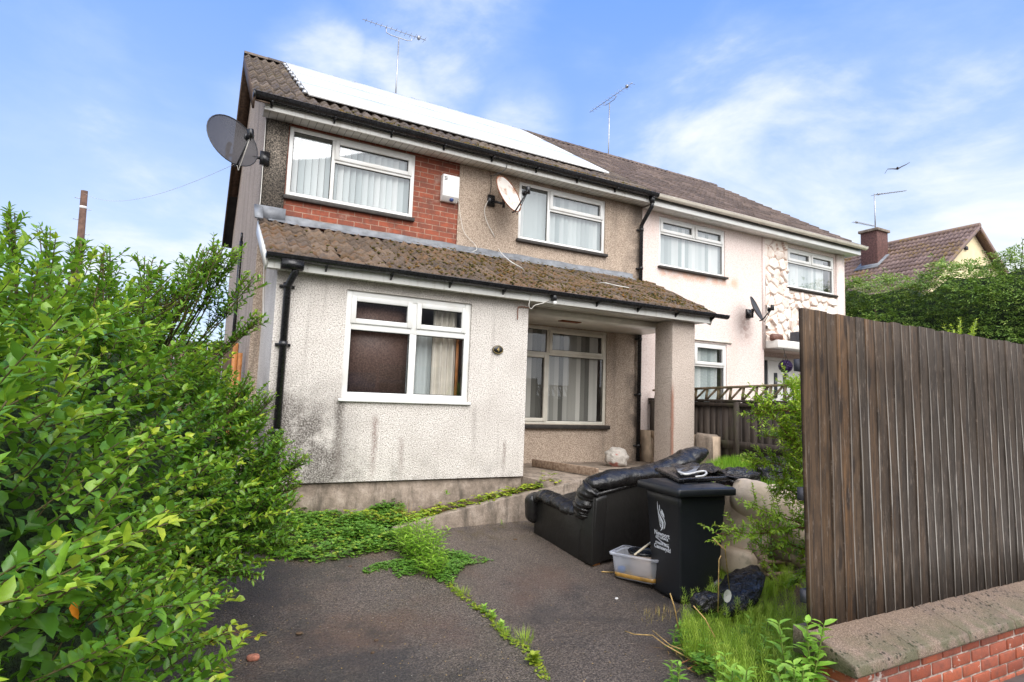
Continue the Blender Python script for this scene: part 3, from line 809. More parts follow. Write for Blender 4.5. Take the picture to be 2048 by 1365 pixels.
# bay / porch roof
BZ = 1.47; BV = .22; BZR = 2.25
mb = tile_roof(-.32, 6.34, BV, BZ, VM+.02, BZR, amp=.024, drop=.028, jit=.009, cl=.26, tw=.27)
pr = mb.build('porch_roof', 'tiles_porch', H1)
mb = MB(); mb.add([(-.3, BV-.02, BZ-.04), (6.32, BV-.02, BZ-.04), (6.32, VM, BZR-.04), (-.3, VM, BZR-.04)], [[0, 1, 2, 3]]); mb.build('roof_deck', 'dark_interior', pr)
mb = MB()
for i in range(4200):
    u = -.3+6.6*random.random()**.75; t = random.random()
    if random.random() > .10+.9*sst(.4, 3.2, u): continue
    mossblob(mb, (u, BV+(VM-BV)*t, BZ+(BZR-BZ)*t+.035+random.uniform(-.015, .012)), random.uniform(.008, .026))
mb.build('moss', 'moss', pr)
# lead flashing
mb = MB()
us = np.linspace(-.2, 5.98, 80)
mb.grid(np.array([[(u, VM+.004+dv, z+.006*math.sin(u*9+k)) for u in us] for k, (dv, z) in enumerate(((.012, 2.36), (.02, 2.29), (.09, 2.255), (.14, 2.225)))]))
mb.box(-.33, ub0+.03, VM+.0, VM+.055, 2.24, 2.44); mb.beam((-.33, VM+.02, 2.44), (-.33, VM+.28, 2.20), .1, .02)
mb.build('lead_flashing', 'lead', H1, smooth=False)
# porch fascia, barge, soffit, beam, pillar
mb = MB(); mb.box(-.30, 6.30, .13, .15, 1.33, 1.47); mb.build('porch_fascia', 'white_painted_board', H1, bevel=.003)
for ub_ in (-.315, 6.325):
    mb = MB(); mb.beam((ub_, .17, 1.38), (ub_, VM, 2.15), .022, .165); mb.build('bargeboard', 'white_painted_board', H1)
mb = MB(); mb.box(-.29, 6.28, .001, .128, 1.338, 1.35); mb.box(BU1+.002, 6.28, -.36, .0, 1.34, 1.352); mb.build('porch_soffit', 'soffit_boards', H1)
mb = MB(); mb.box(BU1+.002, 6.16, VM+.002, -.362, 1.25, 1.36); mb.build('porch_ceiling', 'cream_frame', H1)
mb = MB(); mb.box(4.0, 4.35, -.75, -.62, 1.235, 1.249); mb.build('porch_vent', 'rust', H1)
mb = MB(); mb.box(5.65, 6.13, -.40, .0, -1.1, 1.336); mb.build('porch_pillar', 'render_pillar', H1, bevel=.012)
mb = MB(); half_gutter(mb, -.33, 6.62, .154, 1.475, .058, sag=1)
for i in range(9):
    u = .3+i*.75; mb.add([(u, .152, 1.36), (u, .25, 1.425), (u, .152, 1.44), (u+.02, .152, 1.36), (u+.02, .25, 1.425), (u+.02, .152, 1.44)], [[0, 1, 2], [3, 4, 5], [0, 1, 4, 3], [1, 2, 5, 4]])
mb.build('porch_gutter', 'black_gutter', H1)
mb = MB(); u = -.04
mb.tube([(u-.02, .20, 1.44), (u-.02, .20, 1.35)], .05, 10); mb.tube([(u+.02, .20, 1.36), (u+.02, .19, 1.30), (u-.03, .06, 1.16), (u-.03, .055, -1.35)], .04, 10)
mb.box(u-.13, u+.10, .15, .26, 1.33, 1.43)
for z in (1.2, .55, -.4): mb.tube([(u-.03, .055, z), (u-.03, .055, z-.06)], .048, 10); mb.box(u-.11, u+.05, .002, .03, z-.05, z-.02)
mb.build('bay_downpipe', 'black_plastic', H1, smooth=False)
mb = MB(); mb.box(3.05, 6.4, VM+.002, .38, -1.25, -1.0); mb.box(3.05, 3.9, .38, .44, -1.25, -1.01); mb.build('porch_floor', 'old_concrete', H1, bevel=.01)
# loose cables on the wall and roof of the left house
def cable(name, pts, rad, m, parent=None, n=5):
    P_ = [np.array(p, float) for p in pts]; out = []
    P2 = [P_[0]]+P_+[P_[-1]]
    for i in range(1, len(P2)-2):
        for t in np.linspace(0, 1, 7)[:-1]:
            a, b, c, d = P2[i-1:i+3]
            out.append(.5*((2*b)+(-a+c)*t+(2*a-5*b+4*c-d)*t*t+(-a+3*b-3*c+d)*t**3))
    out.append(P_[-1]); mb = MB(); mb.tube(out, rad, n); return mb.build(name, m, parent, base=P_[0] if parent is None else None, smooth=True)
def roofz(v): return BZ+(BZR-BZ)*(BV-v)/(BV-VM)+.06
def onroof(px, py):
    z = 1.8
    for _ in range(20):
        p = pz(px, py, z); z = .5*z+.5*roofz(min(max(p[1], VM), BV))
    return p
c = cable('dish_cable', [pv(976, 402, VM+.03), pv(969, 420, VM+.03), pv(974, 445, VM+.03), pv(987, 470, VM+.03), pv(998, 500, VM+.06), onroof(1018, 521), onroof(1047, 540), onroof(1045, 549), onroof(1056, 559), onroof(1066, 566)], .006, 'white_cable')
tag(c, 'loose white cable trailing from the rusty dish over the mossy porch roof', 'cable')
c = cable('alarm_cable', [pv(917, 400, VM+.03), pv(922, 440, VM+.03), pv(930, 468, VM+.03), pv(950, 490, VM+.03), pv(952, 501, VM+.05), pv(930, 507, VM+.07)], .0045, 'white_cable')
tag(c, 'thin white cable hanging from the alarm box beside the brick panel', 'cable')
c = cable('loose_cable', [onroof(1191, 580), onroof(1190, 570), onroof(1205, 566), onroof(1230, 571), onroof(1258, 576)], .006, 'white_cable')
tag(c, 'short white cable loop lying on the right end of the porch roof', 'cable')
c = cable('eaves_cable', [pv(1014, 328, vf+.02), pv(1010, 340, vf+.02), (pv(985, 352, VM+.3)), pv(982, 350, VM+.02), pv(982, 375, VM+.02), pv(978, 397, VM+.03)], .006, 'black_cable')
tag(c, 'black cable dropping from the eaves to the rusty dish bracket', 'cable')
c = cable('gable_cable', [(UW0-.02, VM+.02, 3.62), (UW0-.012, VM+.03, 2.6), (UW0-.012, VM+.03, 2.2), (BU0-.05, VM+.1, 1.9), (BU0-.02, VM+.2, 1.2), (BU0-.015, VM+.4, .9)], .006, 'white_cable')
tag(c, 'white cable running down the left corner of the house', 'cable')
mb = MB(); v0_ = -4.3
mb.tube([(UW0-.05, v0_, 2.6), (UW0-.05, v0_, .2)], .03, 8); mb.tube([(UW0-.05, v0_, 2.6), (UW0-.05, v0_, 2.75)], .02, 8)
tag(mb.build('waste_pipe', 'black_plastic', None, base=(UW0, v0_, .2)), 'thin black vent pipe on the pebbledashed gable wall', 'pipe')
# ------------------------------------------------------------------ pink neighbour
H2 = thing('neighbour_house', (9.2, -1.4, -.9), 'pale pink rendered house with cream gutter and white crazy stone cladding', 'house')
NU1 = 12.22; NS = 9.5; ns1 = 10.24
WG = W_((1318.5, 432.2), (1449.3, 462.1), (1450.6, 555.6), (1317.8, 531.9), VM)
WH = W_((1574.6, 495.8), (1668.6, 514.5), (1669.3, 591.7), (1574.6, 574.7), VM)
tI = pv(1453.4, 690.4, VM); WI = (tI[0]-1.72, tI[0], tI[2]-1.3, tI[2])
zc = 1.33
dx0, dx1 = NS+.1, NU1-.2
mb = MB(); wall_holes(mb, VM, UP+.002, NS, -1.3, 3.80, [WG, WI]); wall_holes(mb, VM, NS, NU1, 1.25, 3.80, [WH])
wall_holes(mb, VM-.45, NS, NU1, -1.3, 1.25, []); mb.add([(NS, VM, -1.3), (NS, VM-.45, -1.3), (NS, VM-.45, 1.25), (NS, VM, 1.25)], [[0, 1, 2, 3]])
mb.add([(NS, VM, 1.25), (NU1, VM, 1.25), (NU1, VM-.45, 1.25), (NS, VM-.45, 1.25)], [[0, 1, 2, 3]])
mb.add([(NU1, VM, -1.3), (NU1, VM, zt(VM)), (NU1, VR, ZR-.1), (NU1, VB+.5, zt(VB+.5)), (NU1, VB+.5, -1.3)], [[4, 3, 2, 1, 0]])
mb.box(NU1-.28, NU1+.0, VM+.001, VM+.04, -1.3, 3.62); mb.box(NS-.05, NS+.03, VM+.001, VM+.025, 1.25, 3.62)
mb.build('wall', 'render_pink', H2)
mb = MB(); mb.box(NS+.031, NU1, VM-.002, VM+.32, 1.26, 1.42); mb.build('porch_canopy', 'white_painted_board', H2, bevel=.01)
mb = MB(); mb.add([(NU1, VM-.01, 1.4), (NU1+.0, VM-.01, 1.4), (NU1, VM, 1.4)], [[0, 1, 2]])
# crazy paving stones
def stones(u0, u1, z0, z1, seed, skip=None):
    rg = np.random.default_rng(seed); st = .018
    nu, nz = int((u1-u0)/st), int((z1-z0)/st); cell = .21
    gu, gz = int((u1-u0)/cell)+3, int((z1-z0)/cell)+3
    cu = u0+(np.arange(gu)-.9)[:, None]*cell+rg.uniform(-.46, .46, (gu, gz))*cell*1.1
    cz = z0+(np.arange(gz)-.9)[None]*cell+rg.uniform(-.46, .46, (gu, gz))*cell*1.1
    c = np.stack([cu.ravel(), cz.ravel()], 1); tilt = rg.uniform(-.28, .28, (len(c), 2)); hgt = rg.uniform(.012, .05, len(c))
    U, Z = np.meshgrid(np.linspace(u0, u1, nu), np.linspace(z0, z1, nz)); q = np.stack([U.ravel(), Z.ravel()], 1)
    d = np.linalg.norm(q[:, None]-c[None], axis=2); o = np.argsort(d, axis=1); i0 = o[:, 0]
    e = np.take_along_axis(d, o[:, 1:2], 1)[:, 0]-np.take_along_axis(d, o[:, :1], 1)[:, 0]
    h = hgt[i0]+((q-c[i0])*tilt[i0]).sum(1)
    h = np.where(e < .03, .003, np.clip(h, .006, .09)); h = h.reshape(U.shape)
    A = np.stack([U, VM+.004+h, Z], -1)
    r = (np.clip(e, 0, .06)/.06).reshape(U.shape)[:-1, :-1].ravel()
    return A, r
mb = MB()
for s in ((NS+.035, ns1, 1.42, 3.62, 3), (ns1, NU1-.29, 1.42, WH[2]-.08, 5)):
    A, r = stones(*s); mb.grid(A, r)
mb.build('stone_cladding', 'stone_cladding_white', H2)
for i, (ua, zz, s) in enumerate(((9.75, 1.42, 'a'),)):
    pass
window(H2, VM, *WG, [(0, .53, .68, 1, 1), (.53, 1, .68, 1, 1), (0, 1, 0, .68, 0)], sill=(.03, .045, .07, 'dark_sill'), blind=('v', 0, 1, .1), setb=.02)
window(H2, VM, *WH, [(0, .5, .66, 1, 1), (.5, 1, .66, 1, 1), (0, 1, 0, .66, 0)], sill=(.03, .045, .07, 'dark_sill'), blind=('v', 0, .82, .1), setb=.02)
window(H2, VM, *WI, [(0, .5, .66, 1, 1), (.5, 1, .66, 1, 1), (0, 1, 0, .66, 0)], sill=(.03, .045, .07, 'dark_sill'), blind=('v', 0, .93), setb=.02)
# entrance: dark side light and white door
mb = MB(); vd = VM-.44
for a, b in ((NS+.02, NS+.08), (NS+.62, NS+.68), (NS+1.6, NS+1.66)): mb.box(a, b, vd, vd+.05, -1.2, 1.06)
mb.box(NS+.02, NS+1.66, vd, vd+.05, 1.061, 1.14); mb.box(NS+.68, NS+1.6, vd, vd+.035, -1.2, 1.06); mb.build('front_door', 'white_upvc', H2, bevel=.004)
mb = MB(); mb.box(NS+.08, NS+.62, vd+.002, vd+.02, -1.1, 1.06)
for i in range(2): mb.tube([(NS+.86+.3*i, vd+.037, .25), (NS+.86+.3*i, vd+.037, .8)], .045, 10)
mb.build('door_glass', 'street_glass', H2)
# roof
mb = tile_roof(UP, NU1+.25, VE-.06, ZE-.01+.06*SL, VR, ZR-.005, amp=.030, drop=.028, jit=.004)
rf = mb.build('roof', 'tiles_neighbour', H2)
mb = MB(); mb.add([(UP, VE-.03, ZE-.06), (NU1+.23, VE-.03, ZE-.06), (NU1+.23, VR, ZR-.06), (UP, VR, ZR-.06), (NU1+.23, VB, ZE-.1), (UP, VB, ZE-.1)], [[0, 1, 2, 3], [3, 2, 4, 5]]); mb.build('roof_deck', 'dark_interior', rf)
mb = tile_roof(UP, NU1+.25, VB, ZE-.02, VR, ZR-.005, amp=.02, n=4, cl=.34); mb.build('rear_roof_slope', 'tiles_neighbour', rf)
mb = MB(); x = UP
while x < NU1+.2:
    pts = [[(uu, VR+.12*math.cos(t), ZR-.03+.09*math.sin(t)+(.008 if uu == x else 0)) for t in np.linspace(0, math.pi, 9)] for uu in (x, min(x+.44, NU1+.25))]
    mb.rings(pts, closed=False, cap=False, r=random.random()); x += .43
mb.build('ridge_tile', 'tiles_neighbour', rf)
mb = MB(); mb.box(UP+.004, NU1+.2, vf-.02, vf, 3.61, 3.745); mb.box(NU1+.2, NU1+.22, VM-.2, vf+.0, 3.615, 3.775); mb.build('fascia', 'white_upvc', H2, bevel=.003)
mb = MB(); mb.box(UP+.004, NU1+.2, VM+.001, vf-.021, 3.622, 3.64); mb.build('soffit', 'white_painted_board', H2)
mb = MB(); half_gutter(mb, UP+.03, NU1+.3, vf+.004, 3.79, .064)
for i in range(8):
    u = UP+.35+i*.8
    mb.rings([[(uu, vf+.070+.070*math.cos(math.pi+math.pi*j/8), 3.79+.070*math.sin(math.pi+math.pi*j/8)) for j in range(9)] for uu in (u, u+.03)], closed=False, cap=False)
mb.build('gutter', 'cream_upvc_gutter', H2)
mb = MB(); pI = WI[3]; mb.box(WI[0]-.05, WI[1]+.12, VM+.001, VM+.03, pI+.03, pI+.055); mb.build('drip_rail', 'cream_frame', H2)
# things at the neighbour's porch
p = pv(1552, 676, VM+.2)
mb = MB(); mossy = []
rbox(mb, (p[0], VM+.2, 1.42+.055), (.15, .09, .075), n=9, wob=.12, p=2.6)
tag(mb.build('garden_stone', 'cobble_brown', None, base=(p[0], VM+.2, 1.42), smooth=True), 'brown rough stone lying on the pink house porch canopy', 'stone')
p = pv(1597, 672, VM+.25)
mb = MB(); mb.box(p[0]-.1, p[0]+.16, VM+.12, VM+.3, 1.422, 1.64)
for i in range(12): mb.box(p[0]-.1+i*.0217, p[0]-.1+i*.0217+.008, VM+.301, VM+.308, 1.43, 1.635)
tag(mb.build('lantern_box', 'dark_fabric', None, base=(p[0], VM+.2, 1.42), bevel=.01), 'black square box on the porch canopy beside the fence edge', 'box')
p = pv(1571, 733, VM+.25)
mb = MB(); N_ = 900
d = RNG.normal(size=(N_, 3)); d /= np.linalg.norm(d, axis=1)[:, None]; c_ = np.array([p[0], p[1], p[2]])
for i in range(N_):
    a = unit(np.cross(d[i], RNG.normal(size=3))); b = np.cross(d[i], a); o = c_+d[i]*.115; t = o+d[i]*.028+a*.02
    mb.add([o+b*.009, o-b*.009, t], [[0, 1, 2]], random.random())
rbox(mb, c_, (.115, .115, .115), p=2.0, n=10)
tb = thing('topiary_ball', (p[0], p[1], p[2]), 'purple leafy ball hanging from a bracket under the porch canopy', 'hanging ball')
mb.build('ball', 'purple_leaf', tb)
mb = MB(); top = (p[0], p[1], 1.258)
for a in (-.1, .1, 0): mb.tube([(p[0]+a, p[1], p[2]+.12-abs(a)*.3), (p[0]-.02, p[1], 1.16)], .004, 5)
mb.tube([(p[0]-.02, p[1], 1.16), (p[0]-.05, p[1], 1.262)], .006, 5); mb.build('chain', 'black_cable', tb)
# ------------------------------------------------------------------ solar panels
def onmain(px, py, lift=.1):
    r = ray(px, py)   # plane z = ZE + (VE - v)*SL + lift
    t = (ZE+lift+(VE-EYE[1])*SL)/(r[2]+r[1]*SL)
    return EYE+r*t
pTL, pTR, pBL, pBR = onmain(568, 124), onmain(1090, 282), onmain(622, 189), onmain(1215, 347)
print('solar', pTL, pTR, pBL, pBR)
SA = thing('solar_panel_array', (3, -2.5, 5), 'large array of solar panels with a painted white sky reflection covering the roof of the brown house', 'solar panels')
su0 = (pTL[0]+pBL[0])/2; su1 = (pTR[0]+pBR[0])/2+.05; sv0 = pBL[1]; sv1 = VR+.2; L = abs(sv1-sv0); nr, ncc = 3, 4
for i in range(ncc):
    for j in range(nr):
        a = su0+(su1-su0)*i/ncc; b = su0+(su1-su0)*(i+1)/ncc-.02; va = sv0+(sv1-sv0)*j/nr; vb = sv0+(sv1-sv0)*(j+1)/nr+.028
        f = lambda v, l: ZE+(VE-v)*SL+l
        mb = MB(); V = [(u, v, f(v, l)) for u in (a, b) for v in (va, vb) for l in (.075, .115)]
        mb.add(V, [[0, 1, 3, 2], [4, 6, 7, 5], [0, 4, 5, 1], [2, 3, 7, 6], [0, 2, 6, 4], [1, 5, 7, 3]]); mb.build('solar_panel', 'solar_painted_reflection', SA)
mb = MB()
for j in range(nr*2):
    v = sv0+(sv1-sv0)*(j+.5)/(nr*2); mb.box(su0-.05, su1+.03, v-.02, v+.02, f(v, .045), f(v, .074))
for j in range(9):
    v = sv0+(sv1-sv0)*(j+.5)/9; mb.box(su0-.07, su0-.003, v-.06, v+.05, f(v, .04), f(v, .09))
mb.build('mounting_rail', 'galvanised', SA)
# ------------------------------------------------------------------ aerials
def yagi(t, c, d, L, nel, el=.13, lw=.006, back=0, m='galvanised', vertical=False):
    c = np.array(c); d = unit(d); s = np.cross(d, (0, 0, 1)); s = unit(s)
    if vertical: s = np.array((0, 0, 1.))
    mb = MB(); mb.tube([c-d*L*.5, c+d*L*.5], lw*1.3, 5)
    for i in range(nel):
        p = c-d*L*.5+d*L*(i+.3)/nel; e = el*(1-.35*i/nel); mb.tube([p-s*e, p+s*e], lw*.8, 4); rbox(mb, p, (.014, .014, .014), n=3, p=2)
    p = c-d*L*.5+d*L*.12; mb.box(p[0]-.03, p[0]+.03, p[1]-.03, p[1]+.03, p[2]-.03, p[2]+.04)
    mb.build('antenna', m, t)
v = VR-.15
b0 = pv(795, 200, v); t0 = pv(798, 76, v); bl, br = pv(725, 41, v), pv(852, 79, v)
A1 = thing('tv_aerial', b0, 'tall television aerial on a mast above the solar panels', 'aerial', 'television aerials')
mb = MB(); mb.tube([(t0[0], v, b0[2]-.4), (t0[0], v, t0[2])], .016, 8); mb.build('mast', 'galvanised', A1)
yagi(A1, ((bl[0]+br[0])/2, v, (bl[2]+br[2])/2), (-1, 0, 0), abs(br[0]-bl[0]), 13, .12)
mb = MB(); z = t0[2]; cz = (bl[2]+br[2])/2; mb.tube([(t0[0]-.3, v, cz), (t0[0]-.3, v, z+.03), (t0[0]-.2, v, z), (t0[0]+.2, v, z), (t0[0]+.3, v, z+.03), (t0[0]+.3, v, cz)], .01, 6); mb.build('support_arm', 'galvanised', A1)
v = VR-.15
b0 = pv(1217, 322, v); t0 = pv(1219, 206, v); bl = pu(1172, 215, t0[0]); br = pu(1271, 178, t0[0])
A2 = thing('tv_aerial', b0, 'television aerial on a mast over the ridge of the pink house', 'aerial', 'television aerials')
mb = MB(); mb.tube([(t0[0], v, b0[2]-.4), (t0[0], v, t0[2])], .016, 8); mb.build('mast', 'galvanised', A2)
vc = (bl[1]+br[1])/2; Lb = min(abs(br[1]-bl[1]), 1.9); zc_ = t0[2]+.12
yagi(A2, (t0[0], v+.02, zc_), (0, -1, 0), Lb, 13, .12)
mb = MB(); mb.tube([(t0[0], v-.25, zc_), (t0[0], v-.25, zc_-.08), (t0[0], v-.15, zc_-.12), (t0[0], v+.2, zc_-.12), (t0[0], v+.28, zc_-.08), (t0[0], v+.28, zc_)], .01, 6); mb.build('support_arm', 'galvanised', A2)
# ------------------------------------------------------------------ dishes
DN = unit((.42, .906, .42))
def dish(c, s, mname, arm, bracket, label, rim, armm='black_plastic'):
    c = np.array(c, float); n = DN; x = unit(np.cross((0, 0, 1), n)); y = np.cross(n, x)
    t = thing('satellite_dish', c, label, 'satellite dish', 'satellite dishes on the house walls')
    mb = MB(); A = []
    for r_ in np.linspace(0, 1, 8):
        A.append([c+(x*math.cos(a)*.46*s+y*math.sin(a)*.54*s)*r_+n*(.10*s*r_*r_-.10*s) for a in np.linspace(0, 2*math.pi, 33)])
    mb.grid(A); A2_ = [[p-n*.006 for p in q] for q in A]; mb.grid(A2_); mb.build('reflector', mname, t, smooth=True)
    mb = MB(); mb.tube(A[-1], .008, 6, cap=False); mb.build('rim', rim, t)
    lnb = c+n*.52*s-y*.30*s; foot = c-y*.54*s
    mb = MB(); mb.tube([foot-n*.05, foot+n*.02, lnb-n*.02], .013, 6); mb.build('arm', armm, t)
    mb = MB(); mb.tube([lnb-n*.05+y*.02, lnb+n*.03+y*.0], .035, 10); mb.tube([lnb-n*.07+y*.03, lnb-n*.05+y*.02], .045, 10); mb.beam(lnb+x*.0-y*.03, lnb+x*.02+y*.07+n*.05, .06, .05); mb.build('receiver', armm, t)
    bk = c-n*.10*s; b = np.array(bracket, float)
    mb = MB(); mb.tube([bk, bk-n*.06*s, bk-n*.12*s-y*.1*s], .03, 8); e = bk-n*.12*s-y*.1*s; mb.tube([e+np.array((0, 0, .08)), e-np.array((0, 0, .1))], .022, 8); mb.tube([e-np.array((0, 0, .04)), b], .02, 8)
    mb.box(b[0]-.06, b[0]+.06, b[1]-.02, b[1]+.02, b[2]-.09, b[2]+.09); mb.build('bracket', armm, t)
    mb = MB(); mb.tube([lnb, lnb-np.array((0, 0, .12*s))-n*.1*s, foot-np.array((0, 0, .14*s))+n*.05, foot], .006, 5); mb.build('lead', 'white_cable' if mname == 'dish_mesh' else 'black_cable', t)
    return t
c1 = pv(466, 281, VM+.12); dish(c1, .72, 'dish_mesh', 0, (UW0+.0, VM+.03, pv(520, 317, VM)[2]), 'dark see-through mesh satellite dish sticking out past the left corner of the brown house', 'dish_dark')
c2 = pv(1018, 388, VM+.33); dish(c2, .60, 'dish_rusty', 0, pv(982, 402, VM+.02), 'rusty whitish satellite dish on the brown wall between the upstairs windows', 'rust')
c3 = pv(1513, 617, VM+.35); dish(c3, .48, 'dish_dark', 0, pv(1497, 628, VM+.02), 'black satellite dish on the pink wall of the neighbouring house', 'dish_dark')
# ------------------------------------------------------------------ alarm box, number plate, lights
p = pv(897, 378, VM+.05)
AB = thing('alarm_box', (p[0], VM, p[2]), 'white burglar alarm box with blue lens on the red brick panel', 'alarm')
q = [pv(879, 350, VM), pv(915, 357, VM), pv(913, 410, VM), pv(879, 402, VM)]
a0, a1 = q[3][0]+.01, q[2][0]; z1 = q[0][2]; z0 = q[3][2]+.0
prof = [(0, z0), (.04, z0), (.10, z0+.07), (.10, z1), (0, z1)]
mb = MB(); mb.rings([[(u, VM-.018+a*1.1, b) for a, b in prof] for u in (a0, a1)]); mb.build('case', 'alarm_box', AB, bevel=.008)
mb = MB(); uc = (a0*.4+a1*.6); rbox(mb, (uc, VM+.055, z0+.035), (.034, .03, .034), p=2, n=8); mb.build('lens', 'alarm_lens', AB, smooth=True)
mb = MB()
for i in range(3): mb.box(a0+.02, a0+.07, VM+.092, VM+.095, z1-.05-i*.022, z1-.04-i*.022)
mb.build('vent_slots', 'black_plastic', AB)
pn = pv(994.5, 700, 0)
NP = thing('house_number_plaque', (pn[0], .0, pn[2]), 'small oval black plaque with a gold number 4 on the white bay wall', 'house number')
def oval(mb, c, a, b, v0, v1, k=32):
    mb.rings([[(c[0]+a*s*math.cos(t), v, c[2]+b*s*math.sin(t)) for t in np.linspace(0, 2*math.pi, k, endpoint=False)] for v, s in ((v0, 1), (v1-.003, 1), (v1, .96))])
mb = MB(); oval(mb, pn, .078, .058, .012, .028); mb.build('plate', 'plaque_black', NP)
mb = MB(); k = 40; mb.tube([(pn[0]+.070*math.cos(t), .029, pn[2]+.050*math.sin(t)) for t in np.linspace(0, 2*math.pi, k)], .0022, 5); mb.build('gold_border', 'gold_paint', NP)
def text(body, pos, xdir, ydir, size, m, parent, name, ext=.001, bold=0, sx=1.0):
    cu = bpy.data.curves.new('txt', 'FONT'); cu.body = body; cu.size = size; cu.extrude = ext; cu.align_x = 'CENTER'; cu.align_y = 'CENTER'; cu.offset = bold; cu.resolution_u = 3
    to = bpy.data.objects.new('txt', cu); COL.objects.link(to); dg = bpy.context.evaluated_depsgraph_get(); dg.update()
    me = bpy.data.meshes.new_from_object(to.evaluated_get(dg)); bpy.data.objects.remove(to)
    X = np.array(xdir)*sx; Y = np.array(ydir); Z = np.cross(unit(xdir), unit(ydir)); off = BASE[parent.name]
    for vtx in me.vertices:
        q = np.array(pos)+X*vtx.co.x+Y*vtx.co.y+Z*vtx.co.z; vtx.co = (q[0]-off[0], -q[1]-off[1], q[2]-off[2])
    me.materials.clear(); me.materials.append(MATS[m])
    for pl in me.polygons: pl.material_index = 0
    o = bpy.data.objects.new(name, me); COL.objects.link(o); o.parent = parent; BASE[o.name] = off
    return o
text('4', (pn[0], .030, pn[2]), (1, 0, 0), (0, 0, 1), .078, 'gold_paint', NP, 'number')
pf = pv(1105, 600, .17)
FL = thing('security_light', (pf[0], .15, pf[2]), 'small black security light under the porch gutter', 'light')
mb = MB(); mb.tube([(pf[0], .155, pf[2]+.04), (pf[0], .22, pf[2]+.04)], .03, 10); rbox(mb, (pf[0], .21, pf[2]+.02), (.035, .04, .05), p=3, n=8); mb.build('housing', 'black_plastic', FL, smooth=True)
mb = MB(); mb.tube([(pf[0], .225, pf[2]-.035), (pf[0], .235, pf[2]-.075)], [.027, .022], 12); mb.build('lens', 'alarm_box', FL)
c = cable('light_cable', [(pf[0]-.03, .16, pf[2]-.0), pv(1085, 607, .16), pv(1070, 611, .155), pv(1062, 618, .12), pv(1058, 608, .155), pv(1066, 580, .155)], .006, 'white_cable')
tag(c, 'white cable looping from the security light along the porch fascia', 'cable')
c = cable('bell_cable', [pv(1058, 616, .02), pv(1040, 614, .02), pv(1036, 618, .02), pv(1035, 640, .02)], .006, 'rust')
tag(c, 'short rusty cable end on the bay wall below the fascia', 'cable')
# ------------------------------------------------------------------ retaining wall, planter soil, plank, bags by the porch
mb = MB()
kp = [(1.12, .62, -1.42), (1.7, .585, -1.31), (2.3, .55, -1.21), (2.9, .52, -1.12), (3.6, .50, -1.015)]
mb.rings([[(u, v, -1.9), (u, v, z), (u, v-.11, z+.004), (u, v-.11, -1.9)] for u, v, z in kp])
tag(mb.build('retaining_wall', 'old_concrete', None, base=(2.4, .55, -1.5), bevel=.012), 'low mossy concrete retaining wall rising along the planter in front of the bay', 'wall')
mb = MB(); A = []
for t in np.linspace(0, 1, 8):
    A.append([(u, (v-.1)*(1-t)+(-.03)*t, (z-.03)*(1-t)+max(z-.0, -1.45)*t*1.0-.03*t+.012*math.sin(u*17+t*9)) for u, v, z in [(1.12+2.48*k/30, .62-.12*k/30, -1.42+.4*k/30) for k in range(31)]])
mb.grid(A); tag(mb.build('planter_soil', 'soil', smooth=True), kind='structure')
mb = MB(); a = pz(1066, 926, -.94); b = pz(1195, 945, -.93); mb.beam(a, b, .05, .11); 
tag(mb.build('timber_plank', 'plank_wood', None, base=a, bevel=.004), 'weathered timber plank lying across the porch floor', 'plank')
def blob(name, m, c, h, label, cat, seed=0, n=22, crease=.18, ax=None, p=2.5, base=None):
    mb = MB(); rg = np.random.default_rng(seed)
    th = np.linspace(-math.pi/2, math.pi/2, n+1); ph = np.linspace(-math.pi, math.pi, 2*n+1); T, Ph = np.meshgrid(th, ph, indexing='ij')
    f = lambda t: np.sign(t)*np.abs(t)**(2/p)
    D = np.stack([f(np.cos(T))*f(np.cos(Ph)), f(np.cos(T))*f(np.sin(Ph)), f(np.sin(T))], -1); s = np.ones(T.shape)
    for k in range(16):
        w = rg.normal(size=3)*(2.2+k*.55); q = rg.uniform(0, 6); s += crease*.42/(1+k*.28)*(1-2*np.abs(np.sin(D@w*.8+q)))*.5
    A = D*s[..., None]*np.asarray(h)
    if ax is not None: A = A@np.asarray(ax)[:3, :3].T
    A = A+np.asarray(c); A[:, -1] = A[:, 0]
    lo = base if base is not None else c[2]-h[2]
    A[..., 2] = np.maximum(A[..., 2], lo)
    mb.grid(A); o = mb.build(name, m, None, base=(c[0], c[1], lo)); 
    return tag(o, label, cat)
a = pv(1233, 922, -.75); blob('carrier_bag', 'carrier_bag', (a[0], -.75, -.86), (.21, .16, .17), 'crumpled white and red plastic carrier bag on the porch floor', 'bag', 3, p=2.2, base=-1.0, crease=.22)
# ------------------------------------------------------------------ block wall, lap fence with trellis
mb = MB(); mb.box(6.22, 6.32, VM, -.05, -1.25, -.62); mb.build
SB = thing('screen_block_wall', (6.27, -.9, -1.2), 'low beige wall with a pierced flower pattern block between the houses', 'wall')
mb = MB(); hv0, hv1, hz0, hz1 = -1.12, -.74, -.92, -.56
mb.box(6.22, 6.32, VM, hv0, -1.3, -.45); mb.box(6.22, 6.32, hv1, .35, -1.3, -.45); mb.box(6.22, 6.32, hv0, hv1, -1.3, hz0); mb.box(6.22, 6.32, hv0, hv1, hz1, -.45); mb.build('blockwork', 'block_beige', SB)
mb = MB(); cc = np.array((6.27, (hv0+hv1)/2, (hz0+hz1)/2)); 
for k in range(4):
    a = math.pi/4+k*math.pi/2
    for s in (-1, 1):
        pts = []
        for t in np.linspace(0, 1, 9):
            r_ = t*.25; w = s*.055*math.sin(math.pi*t); pts.append(cc+np.array((-.02, math.cos(a)*r_-math.sin(a)*w, math.sin(a)*r_+math.cos(a)*w)))
        mb.tube(pts, .014, 5)
mb.box(6.285, 6.29, hv0, hv1, hz0, hz1); mb.build('pierced_block', 'block_beige', SB)
